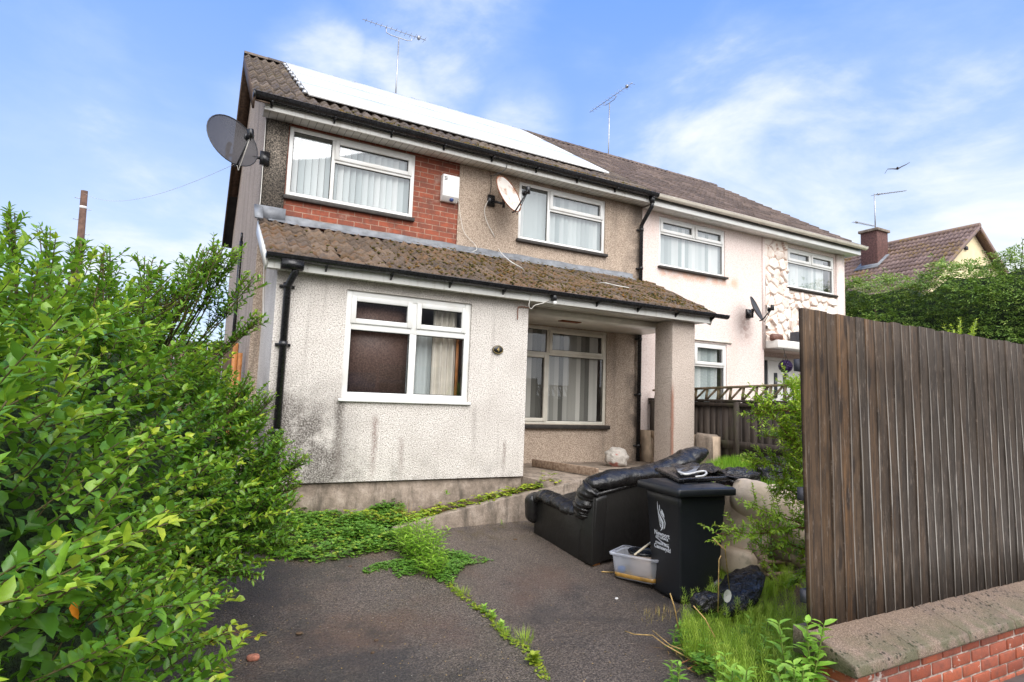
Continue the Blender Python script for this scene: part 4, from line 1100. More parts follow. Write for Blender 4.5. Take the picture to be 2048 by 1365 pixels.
mb = MB(); rbox(mb, (6.28, .12, -.72), (.13, .18, .3), n=8, wob=.05, p=6); tag(mb.build('stone_pier', 'old_concrete', None, base=(6.28, .12, -1.0)), 'rough brown stone block against the dark fence behind the pillar', 'stone')
LF = thing('lap_fence', (6.45, 1, -.8), 'dark weathered board fence topped with a low trellis between the two front gardens', 'fence')
mb = MB(); v = -1.39; uf = 6.45
ztop = lambda v: .10-.0*v; 
while v < 4.4:
    w = random.uniform(.11, .15); z1 = .085+random.uniform(-.008, .008); mb.box(uf-.012-random.random()*.005, uf+.012, v, v+w-.002, -1.1, z1, random.random()); v += w
mb.build('boards', 'lap_wood', LF)
mb = MB(); mb.box(uf-.06, uf+.05, -1.39, 4.4, .087, .125); mb.box(uf-.055, uf-.025, -1.39, 4.4, .02, .075); mb.box(uf-.05, uf-.025, -1.39, 4.4, -.62, -.5); mb.build('rail', 'lap_wood', LF)
for vv in (-1.3, .55, 2.4, 4.2):
    mb = MB(); mb.box(uf-.075, uf-.026, vv, vv+.09, -1.1, .085); mb.build('post', 'lap_wood', LF)
mb = MB(); zt1 = lambda v: .25+.03*(v+1.3)
v = -1.25; k = 0
while v < 4.2:
    a, b = v, v+.24
    mb.beam((uf-.02, a, .126), (uf-.02, a+.03, zt1(a)), .028, .03, (1, 0, 0)); mb.beam((uf-.02, a+.02, .126), (uf-.0, b-.03, zt1(b)), .026, .024, (1, 0, 0)); v += .24; k += 1
mb.beam((uf-.02, -1.3, zt1(-1.3)+.015), (uf-.02, 4.2, zt1(4.2)+.015), .05, .035); mb.build('trellis', 'trellis_wood', LF)
# ------------------------------------------------------------------ side gate on the left
gp = pv(502, 678, -1.9)
SG = thing('side_gate', (-1.0, -1.9, -1.4), 'dark brown side gate panel beside the gable wall', 'gate')
mb = MB(); v = -1.2-.0
for i in range(9): mb.box(-2.1+i*.19, -2.1+i*.19+.185, -1.93, -1.905, -1.5, pv(490, 690, -1.9)[2])
mb.build('boards', 'gate_brown', SG)
a = pv(493, 700, -1.6); b = pv(506, 700, -1.6)
mb = MB(); mb.box(-.47, -.405, -1.9, -1.84, -1.5, .63); mb.box(-.40, -.345, -1.86, -1.82, -1.5, .50); mb.build('post', 'orange_wood', SG)
RP = cable('blue_rope', [(-.50, -1.81, -.15), (-.42, -1.80, -.1), (-.36, -1.79, -.18), (-.44, -1.80, -.22), (-.38, -1.79, -.13), (-.35, -1.79, -.3), (-.37, -1.79, -.36)], .012, 'rope_blue')
tag(RP, 'frayed blue rope tied round the orange gate post', 'rope')
# ------------------------------------------------------------------ street fence on the brick wall
VF = 4.60; zfb = -1.295; zft = .625; uF0 = 2.40
lean = math.tan(R(1.4))
sh = lambda u, z: u-(z-zfb)*lean
FF = thing('closeboard_fence', (uF0, VF, zfb), 'tall brown feather-edge board fence standing behind the brick street wall', 'fence')
mb = MB(); u = uF0; k = 0
while u < 7.6:
    w = .105+random.uniform(-.006, .008); r = random.random(); t0_ = .0125+random.uniform(-.003, .003); t1_ = .006
    zt_ = zft+random.uniform(-.006, .006)
    if k == 0: w = .13
    ww = w+.014
    nz_ = 7; rows = []
    for i in range(nz_):
        z = zfb+.01+(zt_-zfb-.01)*i/(nz_-1); wob = .004*math.sin(i*1.3+k*2.1)+random.uniform(-.001, .001)
        rows.append([(sh(u, z), VF-.012, z), (sh(u, z)+wob*.3, VF+t0_+wob, z), (sh(u, z)+.010, VF+t0_+.001+wob, z), (sh(u+ww, z), VF+t1_, z), (sh(u+ww, z), VF-.012, z)])
    mb.rings(rows, r=np.array([r+(2 if j == 1 else 0) for i in range(nz_-1) for j in range(5)]+[r, r])); u += w; k += 1
mb.build('boards', 'fence_wood', FF)
mb = MB(); 
for z in (.28, -.50, -1.10):
    mb.box(sh(uF0, z)-.004, 7.6, VF-.052, VF-.014, z-.04, z+.035)
mb.build('rail', 'dark_fabric', FF)
for u in (2.9, 5.3, 7.4):
    mb = MB(); mb.box(u, u+.1, VF-.19, VF-.086, -1.9, .5); mb.build('post', 'fence_wood', FF)
SW = thing('brick_wall', (uF0, 4.75, -1.8), 'low red brick street wall with flaking faces and a sloping concrete coping', 'wall')
mb = MB(); u = uF0-.02
while u < 9:
    w = .60; a, b = u, u+w-.006
    prof = [(4.50, -1.44), (4.885, -1.445), (4.90, -1.43), (4.888, -1.378), (4.62, -1.285), (4.50, -1.285)]
    mb.rings([[(x, v_+.004*math.sin(x*3), z_+random.uniform(-.001, .001)) for v_, z_ in prof] for x in (a, b)]); u += w
mb.build('coping', 'coping_concrete', SW, bevel=.008)
mb = MB(); ch = .079; nrow = 6
for rr_ in range(nrow):
    z1 = -1.447-rr_*ch; u = uF0+.02-(.12 if rr_ % 2 else 0)
    first = True
    while u < 9:
        L_ = .225; a = max(u, uF0+.02); b = u+L_
        if b-a > .05:
            j = random.uniform(-.003, .004); mb.box(a, b-.01, 4.70, 4.84+j, z1-ch+.012+random.uniform(-.001, .001), z1, random.random())
        u += L_+.01
    mb.box(uF0+.02+.001, uF0+.12, 4.54, 4.70, z1-ch+.012, z1, random.random())
mb.build('brickwork', 'brick_blocks', SW, bevel=.006)
mb = MB(); mb.box(uF0+.026, 9, 4.56, 4.832, -2.0, -1.446); mb.build('mortar_bed', 'mortar', SW)
# ------------------------------------------------------------------ leather sofa
C0 = pg(1184, 1142); L0 = pg(1064, 1094)
C0 = pz(1184, 1142, -1.70); yv = unit((-.10, -.995, 0)); xv = np.array((-yv[1], yv[0], 0.)); xv = xv if xv[0] > 0 else -xv
xv = unit(np.array((.985, -.150, .120))); yv = unit((-.12, -.99, .065)); zv = -np.cross(xv, yv)
if zv[2] < 0: zv = -zv
print('sofa', C0, L0, np.linalg.norm(L0-C0), xv, yv)
SX = frame(C0, xv, yv, zv); SLn = 2.12; SD = .90
SO = thing('leather_sofa', C0, 'wet black leather two-seater sofa dumped on the driveway with its back to the bin', 'sofa')
kw = dict(parent=SO, xform=SX)
def arm_mesh(x0, x1):
    P_ = [(0, .05), (1.0, .02), (1.0, .53), (.96, .57), (.6, .52), (.32, .49), (.18, .66), (.12, .73), (.05, .73), (.02, .70)]
    mb = MB(); mb.rings([[(x+(0 if x == x0 else 0)+(.11*max(0, z_-.42)/.3 if x0 < .5 else -.04*max(0, z_-.42)/.3), y_, z_) for y_, z_ in P_] for x in (x0, (x0+x1)/2, x1)]); return mb
arm_mesh(0, .17).build('arm', 'leather_flat', bevel=.018, **kw); arm_mesh(SLn-.17, SLn).build('arm', 'leather_flat', bevel=.018, **kw)
mb = MB(); n_ = 14; rows = []
for i in range(n_+1):
    x = .0+SLn*i/n_; inn = .10*(1-i/n_)**1
    bow = .012*math.sin(i*1.9)
    rows.append([(x, -.002+bow*.4, .05), (x+(.03 if i == 0 else 0), .012+bow, .4), (max(x, .10) if i == 0 else x, .05, .735), (max(x, .1) if i == 0 else x, .075, .755), (x+(.1 if i == 0 else 0), .14, .75), (x, .2, .3), (x, .2, .06)])
mb.rings(rows); mb.build('back_panel', 'leather_flat', bevel=.01, **kw)
mb = MB(); mb.tube([(.12, .045, .745), (.5, .05, .748), (1.1, .052, .746), (SLn-.02, .05, .746)], .022, 8); mb.build('piping', 'leather', smooth=True, **kw)
mb = MB(); mb.box(.17, SLn-.17, .2, .92, .04, .34); mb.build('base', 'leather_flat', bevel=.02, **kw)
for i in range(2):
    w = (SLn-.34)/2; mb = MB(); rbox(mb, (.17+w*(i+.5), .60, .41), (w/2-.005, .38, .11), wob=.04, seed=i*3, p=4, n=22); mb.build('seat_cushion', 'leather', smooth=True, **kw)
def pillow_roll(name, pts, rads, flat=1.0, wr=.09, seed=0):
    """puffy gathered upholstery along a path: ruffled cross section"""
    mb = MB(); pts = np.array(pts, float); k = 70; t = np.linspace(0, len(pts)-1, k)
    C_ = np.stack([np.interp(t, range(len(pts)), pts[:, j]) for j in range(3)], 1); r_ = np.interp(t, range(len(pts)), rads)
    for _ in range(3): C_[1:-1] = (C_[:-2]+2*C_[1:-1]+C_[2:])/4
    rows = []; ref = np.array((0, 0, 1.))
    for i in range(k):
        d = unit(C_[min(i+1, k-1)]-C_[max(i-1, 0)]); x = unit(np.cross(d, ref)); y = np.cross(x, d); e = min(1, 1.12*math.sin(math.pi*(i+.5)/k)**.22)
        row = []
        for j in range(22):
            a = 2*math.pi*j/22
            w = 1+wr*.30*(math.sin(i*.83+2.6*math.sin(a+seed)+seed)*(.5+.5*math.sin(2*a+i*.21+seed))+.6*math.sin(i*1.71+3*a+1.3*seed)*math.sin(i*.13+a))+.05*math.sin(i*.29+a*2)+.035*math.sin(i*.61-a*3)
            crs = 1-.10*max(0, math.sin(i*.55+seed+.8*math.sin(a*2)))**6; row.append(C_[i]+(x*math.cos(a)*flat+y*math.sin(a)*.84)*r_[i]*e*w*crs)
        rows.append(row)
    mb.rings(rows); return mb
pillow_roll('a', [(.10, 1.02, .52), (.10, .85, .56), (.11, .55, .53), (.13, .30, .49)], [.085, .08, .08, .09], 1.5).build('arm_pad', 'leather', smooth=True, **kw)
pillow_roll('b', [(SLn-.1, 1.0, .52), (SLn-.1, .6, .53), (SLn-.1, .25, .43)], [.09, .1, .09], 1.2, seed=2).build('arm_pad', 'leather', smooth=True, **kw)
pillow_roll('c', [(.10, .26, .46), (.13, .22, .60), (.16, .17, .76), (.20, .14, .82)], [.13, .155, .15, .12], 1.05, .1, 1).build('back_cushion_end', 'leather', smooth=True, **kw)
pillow_roll('d', [(.10, .15, .83), (.4, .13, .84), (.8, .12, .81), (1.2, .12, .80), (1.55, .13, .83), (1.85, .14, .87), (2.12, .15, .89)], [.13, .115, .115, .115, .125, .13, .12], 1.2, .07, 3).build('back_cushion', 'leather', smooth=True, **kw)
pillow_roll('e', [(.25, .30, .60), (.6, .30, .62), (1.1, .30, .62), (1.5, .30, .60)], [.15, .15, .15, .15], .8, .06, 5).build('back_cushion', 'leather', smooth=True, **kw)
mb = MB(); rbox(mb, (.05, 1.03, .40), (.11, .09, .17), wob=.05, p=3); mb.build('arm_front_pad', 'leather', smooth=True, **kw)
for x, y in ((.10, .96), (SLn-.1, .96), (.1, .08), (SLn-.1, .08)):
    mb = MB(); mb.box(x-.05, x+.05, y-.05, y+.03, -.02, .055); mb.build('foot', 'orange_wood', bevel=.006, **kw)
# ------------------------------------------------------------------ wheelie bin
zr = -.735; Fp = pz(1357.4, 979.7, zr); Lp = pz(1290.5, 950.4, zr); Rp = pz(1468.7, 966.8, zr)
e1 = Lp-Fp; e2 = Rp-Fp; print('bin', Fp, np.linalg.norm(e1), np.linalg.norm(e2), 'angle', math.degrees(math.acos(np.dot(unit(e1), unit(e2)))), 'base', pz(1351, 1204, -1.74))
mid_ = unit(unit(e1)+unit(e2)); a = R(45); side = np.cross(mid_, (0, 0, 1))
d1 = unit(mid_+side); d2 = unit(mid_-side)
if np.dot(d1, e1) < np.dot(d2, e1): d1, d2 = d2, d1
w1 = min(np.linalg.norm(e1), .66); w2 = min(max(np.linalg.norm(e2), .5), .66)
BC = Fp+d1*w1/2+d2*w2/2; gb = -1.765; HB = zr-gb
up = np.array((0, 0, 1.))
def bring(a, b, z, rc=.03, k=5, off=(0, 0)):
    out = []
    for (sx, sy, st) in ((1, 1, 0), (-1, 1, 1), (-1, -1, 2), (1, -1, 3)):
        for i in range(k+1):
            t = (st+i/k)*math.pi/2; out.append((BC+d1*(sx*(a-rc)+rc*math.cos(t)+off[0])+d2*(sy*(b-rc)+rc*math.sin(t)+off[1]))*np.array((1, 1, 0))+up*z)
    return out
WBn = thing('wheelie_bin', (BC[0], BC[1], gb), 'dark grey wheeled rubbish bin with white council emblem and junk piled on its lid', 'wheelie bin')
ha, hb = w1/2-.07, w2/2-.065
mb = MB(); lv = [(gb+.02, .80), (gb+.06, .82), (gb+.45, .90), (zr-.17, .985), (zr-.16, 1.0), (zr-.05, 1.0)]
mb.rings([bring(ha*s, hb*s, z) for z, s in lv])
mb.build('body', 'bin_plastic', WBn, bevel=0, smooth=False)
mb = MB(); A_, B_ = w1/2, w2/2
mb.rings([bring(A_-.01, B_-.01, zr-.07, .03), bring(A_, B_, zr-.065, .03), bring(A_, B_, zr-.012, .03), bring(A_-.012, B_-.012, zr, .03), bring(A_-.05, B_-.05, zr+.004, .03), bring(A_-.09, B_-.09, zr+.022, .03)])
mb.build('lid', 'bin_plastic', WBn)
mb = MB(); hp = BC-d2*0+d2*(B_+.05); 
mb.tube([BC+d2*(B_+.0)+d1*.2+up*(zr-.04-BC[2]), hp+d1*.2+up*(zr-.03-hp[2]), hp-d1*.2+up*(zr-.03-hp[2]), BC+d2*(B_+.0)-d1*.2+up*(zr-.04-BC[2])], .014, 8); mb.build('handle', 'bin_plastic', WBn, smooth=True)
for s in (-1, 1):
    q_ = BC+d2*(hb*.8)+d1*s*(ha*.86); mb = MB(); mb.tube([(q_[0]-d1[0]*.025, q_[1]-d1[1]*.025, gb+.1), (q_[0]+d1[0]*.025, q_[1]+d1[1]*.025, gb+.1)], .1, 20); mb.build('wheel', 'black_plastic', WBn)
# printing on the face turned to the left (-d2 side): s runs towards the street, t runs up
fz0, fz1 = gb+.06, zr-.17
def face(s, z, lift=.003):
    k = .82+(.985-.82)*(z-fz0)/(fz1-fz0); return BC*np.array((1, 1, 0))-d2*(hb*k+lift)+d1*(-s)+up*z
fD = face(0, -1.2); print('face dir', d1, d2)
s_ax = unit(face(.1, -1.2)-face(0, -1.2)); t_ax = unit(face(0, -1.1)-face(0, -1.2)); nfo = -d2
FaceSide = 'd2'
# choose whichever lateral face the eye sees at the left
if np.dot(EYE-BC, -d2) < 0 or abs(np.dot(unit(-d2), (1, 0, 0))) < .5: pass
def ribbon(mb, pts, ws, s0, z0, sc):
    pts = np.array(pts, float); L_ = []; R_ = []
    for i in range(len(pts)):
        d = pts[min(i+1, len(pts)-1)]-pts[max(i-1, 0)]; d = d/(np.linalg.norm(d)+1e-9); n_ = np.array((-d[1], d[0])); w = ws[i]/2
        L_.append(pts[i]+n_*w); R_.append(pts[i]-n_*w)
    mb.grid([[face(s0+p_[0]*sc, z0+p_[1]*sc) for p_ in L_], [face(s0+p_[0]*sc, z0+p_[1]*sc) for p_ in R_]])
ec_s, ec_z, es = -.02, -1.04, .215
strokes = [
 ([(-.42, 1.0), (-.40, .6), (-.3, .2), (-.05, -.1), (.15, -.35), (.12, -.7), (-.15, -1.0)], [.03, .07, .1, .14, .2, .16, .02]),
 ([(-.18, .8), (-.16, .45), (0, .15), (.3, -.1), (.42, -.35), (.35, -.65), (.25, -.8)], [.05, .07, .09, .09, .1, .07, .02]),
 ([(-.38, .3), (-.3, 0), (-.1, -.25), (.02, -.4)], [.02, .06, .07, .02]),
 ([(-.34, -.02), (-.25, -.25), (-.08, -.42), (.03, -.5)], [.02, .06, .07, .02]),
 ([(-.3, -.3), (-.2, -.5), (-.05, -.62), (.0, -.62)], [.02, .06, .07, .02]),
 ([(-.22, -.55), (-.12, -.7), (.0, -.74)], [.03, .08, .03]),
 ([(.02, .42), (.12, .3), (.25, .18), (.34, .02)], [.16, .22, .2, .06]), ([(.0, .5), (.12, .48), (.2, .38)], [.04, .06, .04])]
mb = MB()
for pts, ws in strokes: ribbon(mb, pts, ws, ec_s, ec_z, es*.62)
ribbon(mb, [(-.75, .12), (-.4, .05), (0, -.08), (.4, -.12), (.75, -.05)], [.02, .06, .08, .05, .02], ec_s, -1.262, .14)
mb.build('emblem', 'white_print', WBn)
for body, z, sz in (('Newport', -1.200, .062), ('CITY COUNCIL', -1.236, .028), ('CYNGOR DINAS', -1.292, .028), ('Casnewydd', -1.325, .054)):
    text(body, face(ec_s, z, .004), tuple(s_ax), tuple(t_ax), sz, 'white_print', WBn, 'lettering', ext=.0008, bold=.0008)
# junk on the lid
zl = zr+.024
def onlid(px, py, z=zl): return pz(px, py, z)
JT = thing('plastic_tray', (BC[0], BC[1], zl), 'broken black plastic tray lying on the lid of the wheeled bin', 'plastic tray')
q = [onlid(1309, 944), onlid(1358, 968), onlid(1462, 962), onlid(1420, 938)]
mb = MB(); cq = sum(q)/4
def ringq(s, z): return [cq*np.array((1, 1, 0))+(p_-cq)*np.array((1, 1, 0))*s+up*z for p_ in q]
mb.rings([ringq(.97, zl+.002), ringq(1, zl+.012), ringq(1, zl+.04), ringq(.94, zl+.048), ringq(.86, zl+.035)]); mb.build('tray', 'black_plastic', JT, bevel=.008)
a = q[1]*.84+q[2]*.16; b = q[1]*.55+q[2]*.45; c_ = q[1]*.97+q[2]*.03
mb = MB(); h1, h2 = q[1]*.95+q[2]*.05, q[1]*.7+q[2]*.3; o_ = np.array((0, .02, 0))
mb.tube([h1+o_+up*.0, h1+o_+up*.04, h2+o_+up*.04, h2+o_+up*.0, h1+o_], .006, 6); mb.build('clip', 'black_plastic', JT)
mb = MB(); N1 = 16; A = []
for i in range(N1):
    A.append([cq*np.array((1, 1, 0))+(q[0]*(1-s)*(1-t)+q[1]*(1-s)*t+q[2]*s*t+q[3]*s*(1-t)-cq)*np.array((.75, .75, 0))+up*(zl+.055+.03*abs(math.sin(s*7+t*4))+.012*math.sin(t*11+s*3)) for s in np.linspace(.1, 1.15, N1) for t in [i/(N1-1)]])
mb.grid(A); tag(mb.build('plastic_sheet', 'bag_black', None, base=(cq[0], cq[1], zl+.05), smooth=True), 'crumpled black plastic sheet on top of the tray on the bin', 'sheet')
mb = MB(); A = [onlid(1352, 938, zl+.07), onlid(1400, 932, zl+.09), onlid(1392, 942, zl+.085), onlid(1362, 950, zl+.075)]
mb.add(A+[p_-up*.004 for p_ in A], [[0, 1, 2, 3], [7, 6, 5, 4], [0, 4, 5, 1], [1, 5, 6, 2], [2, 6, 7, 3], [3, 7, 4, 0]]); tag(mb.build('grey_panel', 'lead', None, base=A[0]), 'small pale grey panel among the junk on the bin lid', 'panel')
ctr = [onlid(x_, y_, zl+.1) for x_, y_ in ((1357, 944), (1370, 949), (1385, 947), (1397, 944), (1409, 943), (1413, 947), (1407, 952), (1392, 954))]
c = cable('white_strip', ctr, .010, 'alarm_box'); tag(c, 'curled white plastic strip on top of the bin junk', 'plastic strip')
mb = MB()
for i in range(4):
    a = onlid(1415+i*4, 938+i*3, zl+.05); b = onlid(1452+i*9, 945+i*4, zl+.04); mb.beam(a, b, .05, .012)
a = onlid(1462, 955, zl+.03); b = onlid(1490, 958, zl+.02); mb.beam(a, b, .12, .05); tag(mb.build('broken_plastic_parts', 'black_plastic', None, base=a, bevel=.004), 'broken black plastic pieces hanging over the far edge of the bin lid', 'plastic parts')
# ------------------------------------------------------------------ clear storage box and bucket
zb = float(pg(1229, 1153)[2])+.002
bl_, br_ = pz(1229, 1153, zb), pz(1310, 1172, zb)
zt_ = zb+.25; tl_, tr_ = pz(1219, 1104, zt_), pz(1316, 1122, zt_); tb_ = pz(1253, 1081, zt_)
xd = unit(tr_-tl_); yd = unit((tb_-tl_)-xd*np.dot(tb_-tl_, xd)); Wt = .54; Dt = .37
print('box', bl_, br_, tl_, tr_, tb_, Wt, Dt)
Wt = min(max(np.linalg.norm(tr_-tl_)-.01, .4), .56)
BX = thing('storage_box', (tl_[0]+.2, tl_[1]-.1, zb), 'clear plastic storage box half full of dirty brown water beside the bin', 'storage box')
Bx = frame(tl_*np.array((1, 1, 0))+up*zb, xd, yd, up*.955)
def rr(x0, x1, y0, y1, z, rc=.04, k=4):
    out = []
    for (cx_, cy_, st) in ((x1-rc, y1-rc, 0), (x0+rc, y1-rc, 1), (x0+rc, y0+rc, 2), (x1-rc, y0+rc, 3)):
        for i in range(k+1): t = (st+i/k)*math.pi/2; out.append((cx_+rc*math.cos(t), cy_+rc*math.sin(t), z))
    return out
kw = dict(parent=BX, xform=Bx)
mb = MB(); q = .035
mb.rings([rr(q+.02, Wt-q-.02, q+.02, Dt-q-.02, .005), rr(q, Wt-q, q, Dt-q, .02), rr(.012, Wt-.012, .012, Dt-.012, .235)], cap=False); mb.add(rr(q+.02, Wt-q-.02, q+.02, Dt-q-.02, .006), [list(range(20))])
mb.build('tub', 'clear_plastic', **kw)
mb = MB(); mb.rings([rr(.012, Wt-.012, .012, Dt-.012, .235), rr(-.008, Wt+.008, -.008, Dt+.008, .237), rr(-.012, Wt+.012, -.012, Dt+.012, .262), rr(.006, Wt-.006, .006, Dt-.006, .262)], cap=False); mb.box(-.03, -.0, Dt*.2, Dt*.45, .23, .25); mb.build('rim', 'clear_plastic', **kw)
mb = MB(); mb.rings([rr(q+.018, Wt-q-.018, q+.018, Dt-q-.018, .012), rr(q-.002, Wt-q+.002, q-.002, Dt-q+.002, .025), rr(q-.006, Wt-q+.006, q-.006, Dt-q+.006, .065)]); mb.build('dirty_water', 'dirty_water', **kw)
mb = MB(); rbox(mb, (.10, .07, .09), (.035, .03, .03), n=8, wob=.1); tag(mb.build('blue_scrap', 'blue_plastic', xform=Bx, base=tl_, smooth=True), 'small blue scrap floating inside the clear storage box', 'scrap')
BK = thing('paint_bucket', (tl_[0]+.25, tl_[1]-.15, zb+.01), 'old cream bucket with black rim standing inside the clear storage box', 'bucket')
kw = dict(parent=BK, xform=Bx); bc_ = (Wt*.56, Dt*.5)
mb = MB(); crc = lambda r_, z: [(bc_[0]+r_*math.cos(t), bc_[1]+r_*math.sin(t), z) for t in np.linspace(0, 2*math.pi, 28, endpoint=False)]
rb = min(.135, Dt*.42)
mb.rings([crc(rb*.85, .012), crc(rb*.98, .262)], cap=False); mb.add(crc(rb*.85, .013), [list(range(28))]); mb.build('pail', 'bucket_cream', smooth=True, **kw)
mb = MB(); mb.rings([crc(rb*.95, .262), crc(rb*1.05, .26), crc(rb*1.06, .285), crc(rb*.96, .287), crc(rb*.93, .255)], cap=False); mb.add(crc(rb*.95, .262), [list(range(28))]); mb.build('rim', 'black_plastic', **kw)
mb = MB(); mb.tube([(bc_[0]-.02, bc_[1]-rb-.03, .27), (bc_[0]+.03, bc_[1]-.03, .33), (bc_[0]+.07, bc_[1]+.06, .375)], [.010, .011, .010], 8); mb.tube([(bc_[0]+.07, bc_[1]+.06, .375), (bc_[0]+.055, bc_[1]+.08, .36), (bc_[0]+.03, bc_[1]+.07, .33)], [.01, .012, .006], 8)
tag(mb.build('wooden_stick', 'wood_handle', None, base=tl_, xform=Bx, smooth=True), 'pale wooden handle sticking up out of the bucket', 'stick')
mb = MB(); a, b = pg(1203, 1146), pg(1227, 1147); mb.tube([a+up*.01, b+up*.01], .006, 5); tag(mb.build('wooden_stick', 'straw', None, base=a), 'thin pale stick on the asphalt left of the storage box', 'stick')
# ------------------------------------------------------------------ overturned beige armchair
ACp = np.array((4.3, 2.62, float(G(4.3, 2.62))))
AC = thing('armchair', ACp, 'soggy beige upholstered armchair tipped over in the weeds behind the fence', 'armchair')
def at(px, py, v): return pv(px, py, v)
c_ = at(1535, 1030, 2.9)
ax = unit(at(1600, 1095, 3.0)-at(1490, 985, 3.0)); ay = np.array((0, 0, 1.)); 
def ocush(name, c, X, Y, h, p=3.2, wob=.03, m='beige_fabric', seed=0, n=22):
    X = unit(X); Y = np.array(Y, float); Y = unit(Y-X*np.dot(X, Y)); Z = np.cross(X, Y)
    mb = MB(); rbox(mb, (0, 0, 0), h, p=p, wob=wob, seed=seed, n=n, ax=frame(np.array(c), X, Y, Z)); return mb.build(name, m, AC, smooth=True)
ocush('back', at(1545, 1035, 2.95), at(1615, 1120, 3.0)-at(1480, 990, 3.0), (0, 0, 1), (.52, .20, .26), p=2.8, wob=.025)
ocush('seat_cushion', at(1588, 1005, 2.55), (1, .1, -.15), (0, 0, 1), (.34, .17, .25), p=3, wob=.03, seed=2)
ocush('arm', at(1478, 1050, 2.75), (0.05, -.2, 1), (1, 0, 0), (.34, .13, .3), p=3.4, wob=.03, seed=4)
ocush('arm', at(1590, 1120, 2.8), at(1615, 1180, 3.0)-at(1520, 1085, 3.0), (0, 0, 1), (.4, .15, .25), p=3.6, wob=.03, seed=6)
ocush('base', at(1478, 1120, 2.8), (1, 0, 0), (0, 0, 1), (.16, .13, .25), p=5, wob=.01, seed=7)
mb = MB(); mb.beam(at(1500, 1085, 3.1), at(1562, 1180, 3.15), .03, .05); mb.beam(at(1518, 1125, 3.12), at(1580, 1125, 3.0), .03, .03); mb.beam(at(1535, 1150, 3.14), at(1590, 1145, 3.0), .03, .03); mb.build('wooden_frame', 'plank_wood', AC)
# ------------------------------------------------------------------ bin bags
a = pg(1460, 1195); blob('bin_bag', 'bag_black', at(1480, 1185, 3.4)+np.array((0, 0, .02)), (.40, .17, .085), 'half empty black bin bag slumped in the weeds in front of the wheeled bin', 'bin bag', 5, n=34, crease=.2, p=2.0,
     ax=[[.93, .37, 0], [-.37, .93, 0], [.28, 0, 1]], base=-1.9)
a = at(1413, 1205, 3.5); blob('bin_bag', 'bag_black', a, (.13, .1, .08), 'torn knotted end of a black bin bag beside the foot of the wheeled bin', 'bin bag', 8, n=26, crease=.18, base=-1.9)
mb = MB(); oc = at(1451, 1191, 3.55); mb.grid([[oc+np.array((.045*math.cos(t)*r_, .01+.01*r_, .05*math.sin(t)*r_)) for t in np.linspace(0, 2*math.pi, 12)] for r_ in (.05, .6, 1)]); tag(mb.build('paper_scrap', 'alarm_box', None, base=oc), 'small white paper scrap stuck on the black bin bag', 'paper')
blob('bin_bag', 'bag_black', at(1565, 945, 1.6), (.42, .3, .22), 'big black bin bag on the grass behind the armchair by the dark fence', 'bin bag', 11, n=34, crease=.25)
blob('bin_bag', 'bag_black', at(1478, 955, 2.0), (.28, .22, .12), 'flattened black bin bag between the wheeled bin and the grass', 'bin bag', 15, n=30, crease=.25)
# ------------------------------------------------------------------ vegetation tools
class Leaves:
    def __init__(s): s.P = []; s.D = []; s.N = []; s.L = []; s.W = []; s.r = []
    def add(s, p, d, n, L, W, r): s.P.append(p); s.D.append(d); s.N.append(n); s.L.append(L); s.W.append(W); s.r.append(r)
    def mb(s, fold=.18, droop=.12, simple_=False):
        P_ = np.array(s.P); D = np.array(s.D); N = np.array(s.N); L = np.array(s.L)[:, None]; W = np.array(s.W)[:, None]; r = np.clip(np.array(s.r), 0, 1)
        D /= np.linalg.norm(D, axis=1)[:, None]+1e-9; S_ = np.cross(D, N); S_ /= np.linalg.norm(S_, axis=1)[:, None]+1e-9; N = np.cross(S_, D)
        n = len(P_); m = MB()
        if simple_:
            V = np.stack([P_, P_+D*L*.45+S_*W*.5, P_+D*L-N*L*droop, P_+D*L*.45-S_*W*.5], 1)
            Fc = np.arange(n)[:, None]*4+np.array([[0, 1, 2, 3]]); m.add(V.reshape(-1, 3), Fc, r); return m
        b = P_; c = P_+D*L*.5-N*L*.02; t = P_+D*L-N*L*droop
        r1 = P_+D*L*.28+S_*W*.42+N*W*fold; r2 = P_+D*L*.66+S_*W*.36+N*(W*fold*.8-L*droop*.4)
        l1 = P_+D*L*.28-S_*W*.42+N*W*fold; l2 = P_+D*L*.66-S_*W*.36+N*(W*fold*.8-L*droop*.4)
        V = np.stack([b, r1, r2, t, c, l1, l2], 1)
        base = np.arange(n)[:, None, None]*7
        Fq = (base+np.array([[0, 1, 2, 4], [0, 4, 6, 5]])[None]).reshape(-1, 4); Ft = (base+np.array([[2, 3, 4], [4, 3, 6]])[None]).reshape(-1, 3)
        m.V.append(V.reshape(-1, 3)); m.n = n*7; m.Fc = [Fq, Ft]; m.r = [np.repeat(r, 2), np.repeat(r, 2)]
        return m
def rvec(): return unit(RNG.normal(size=3))
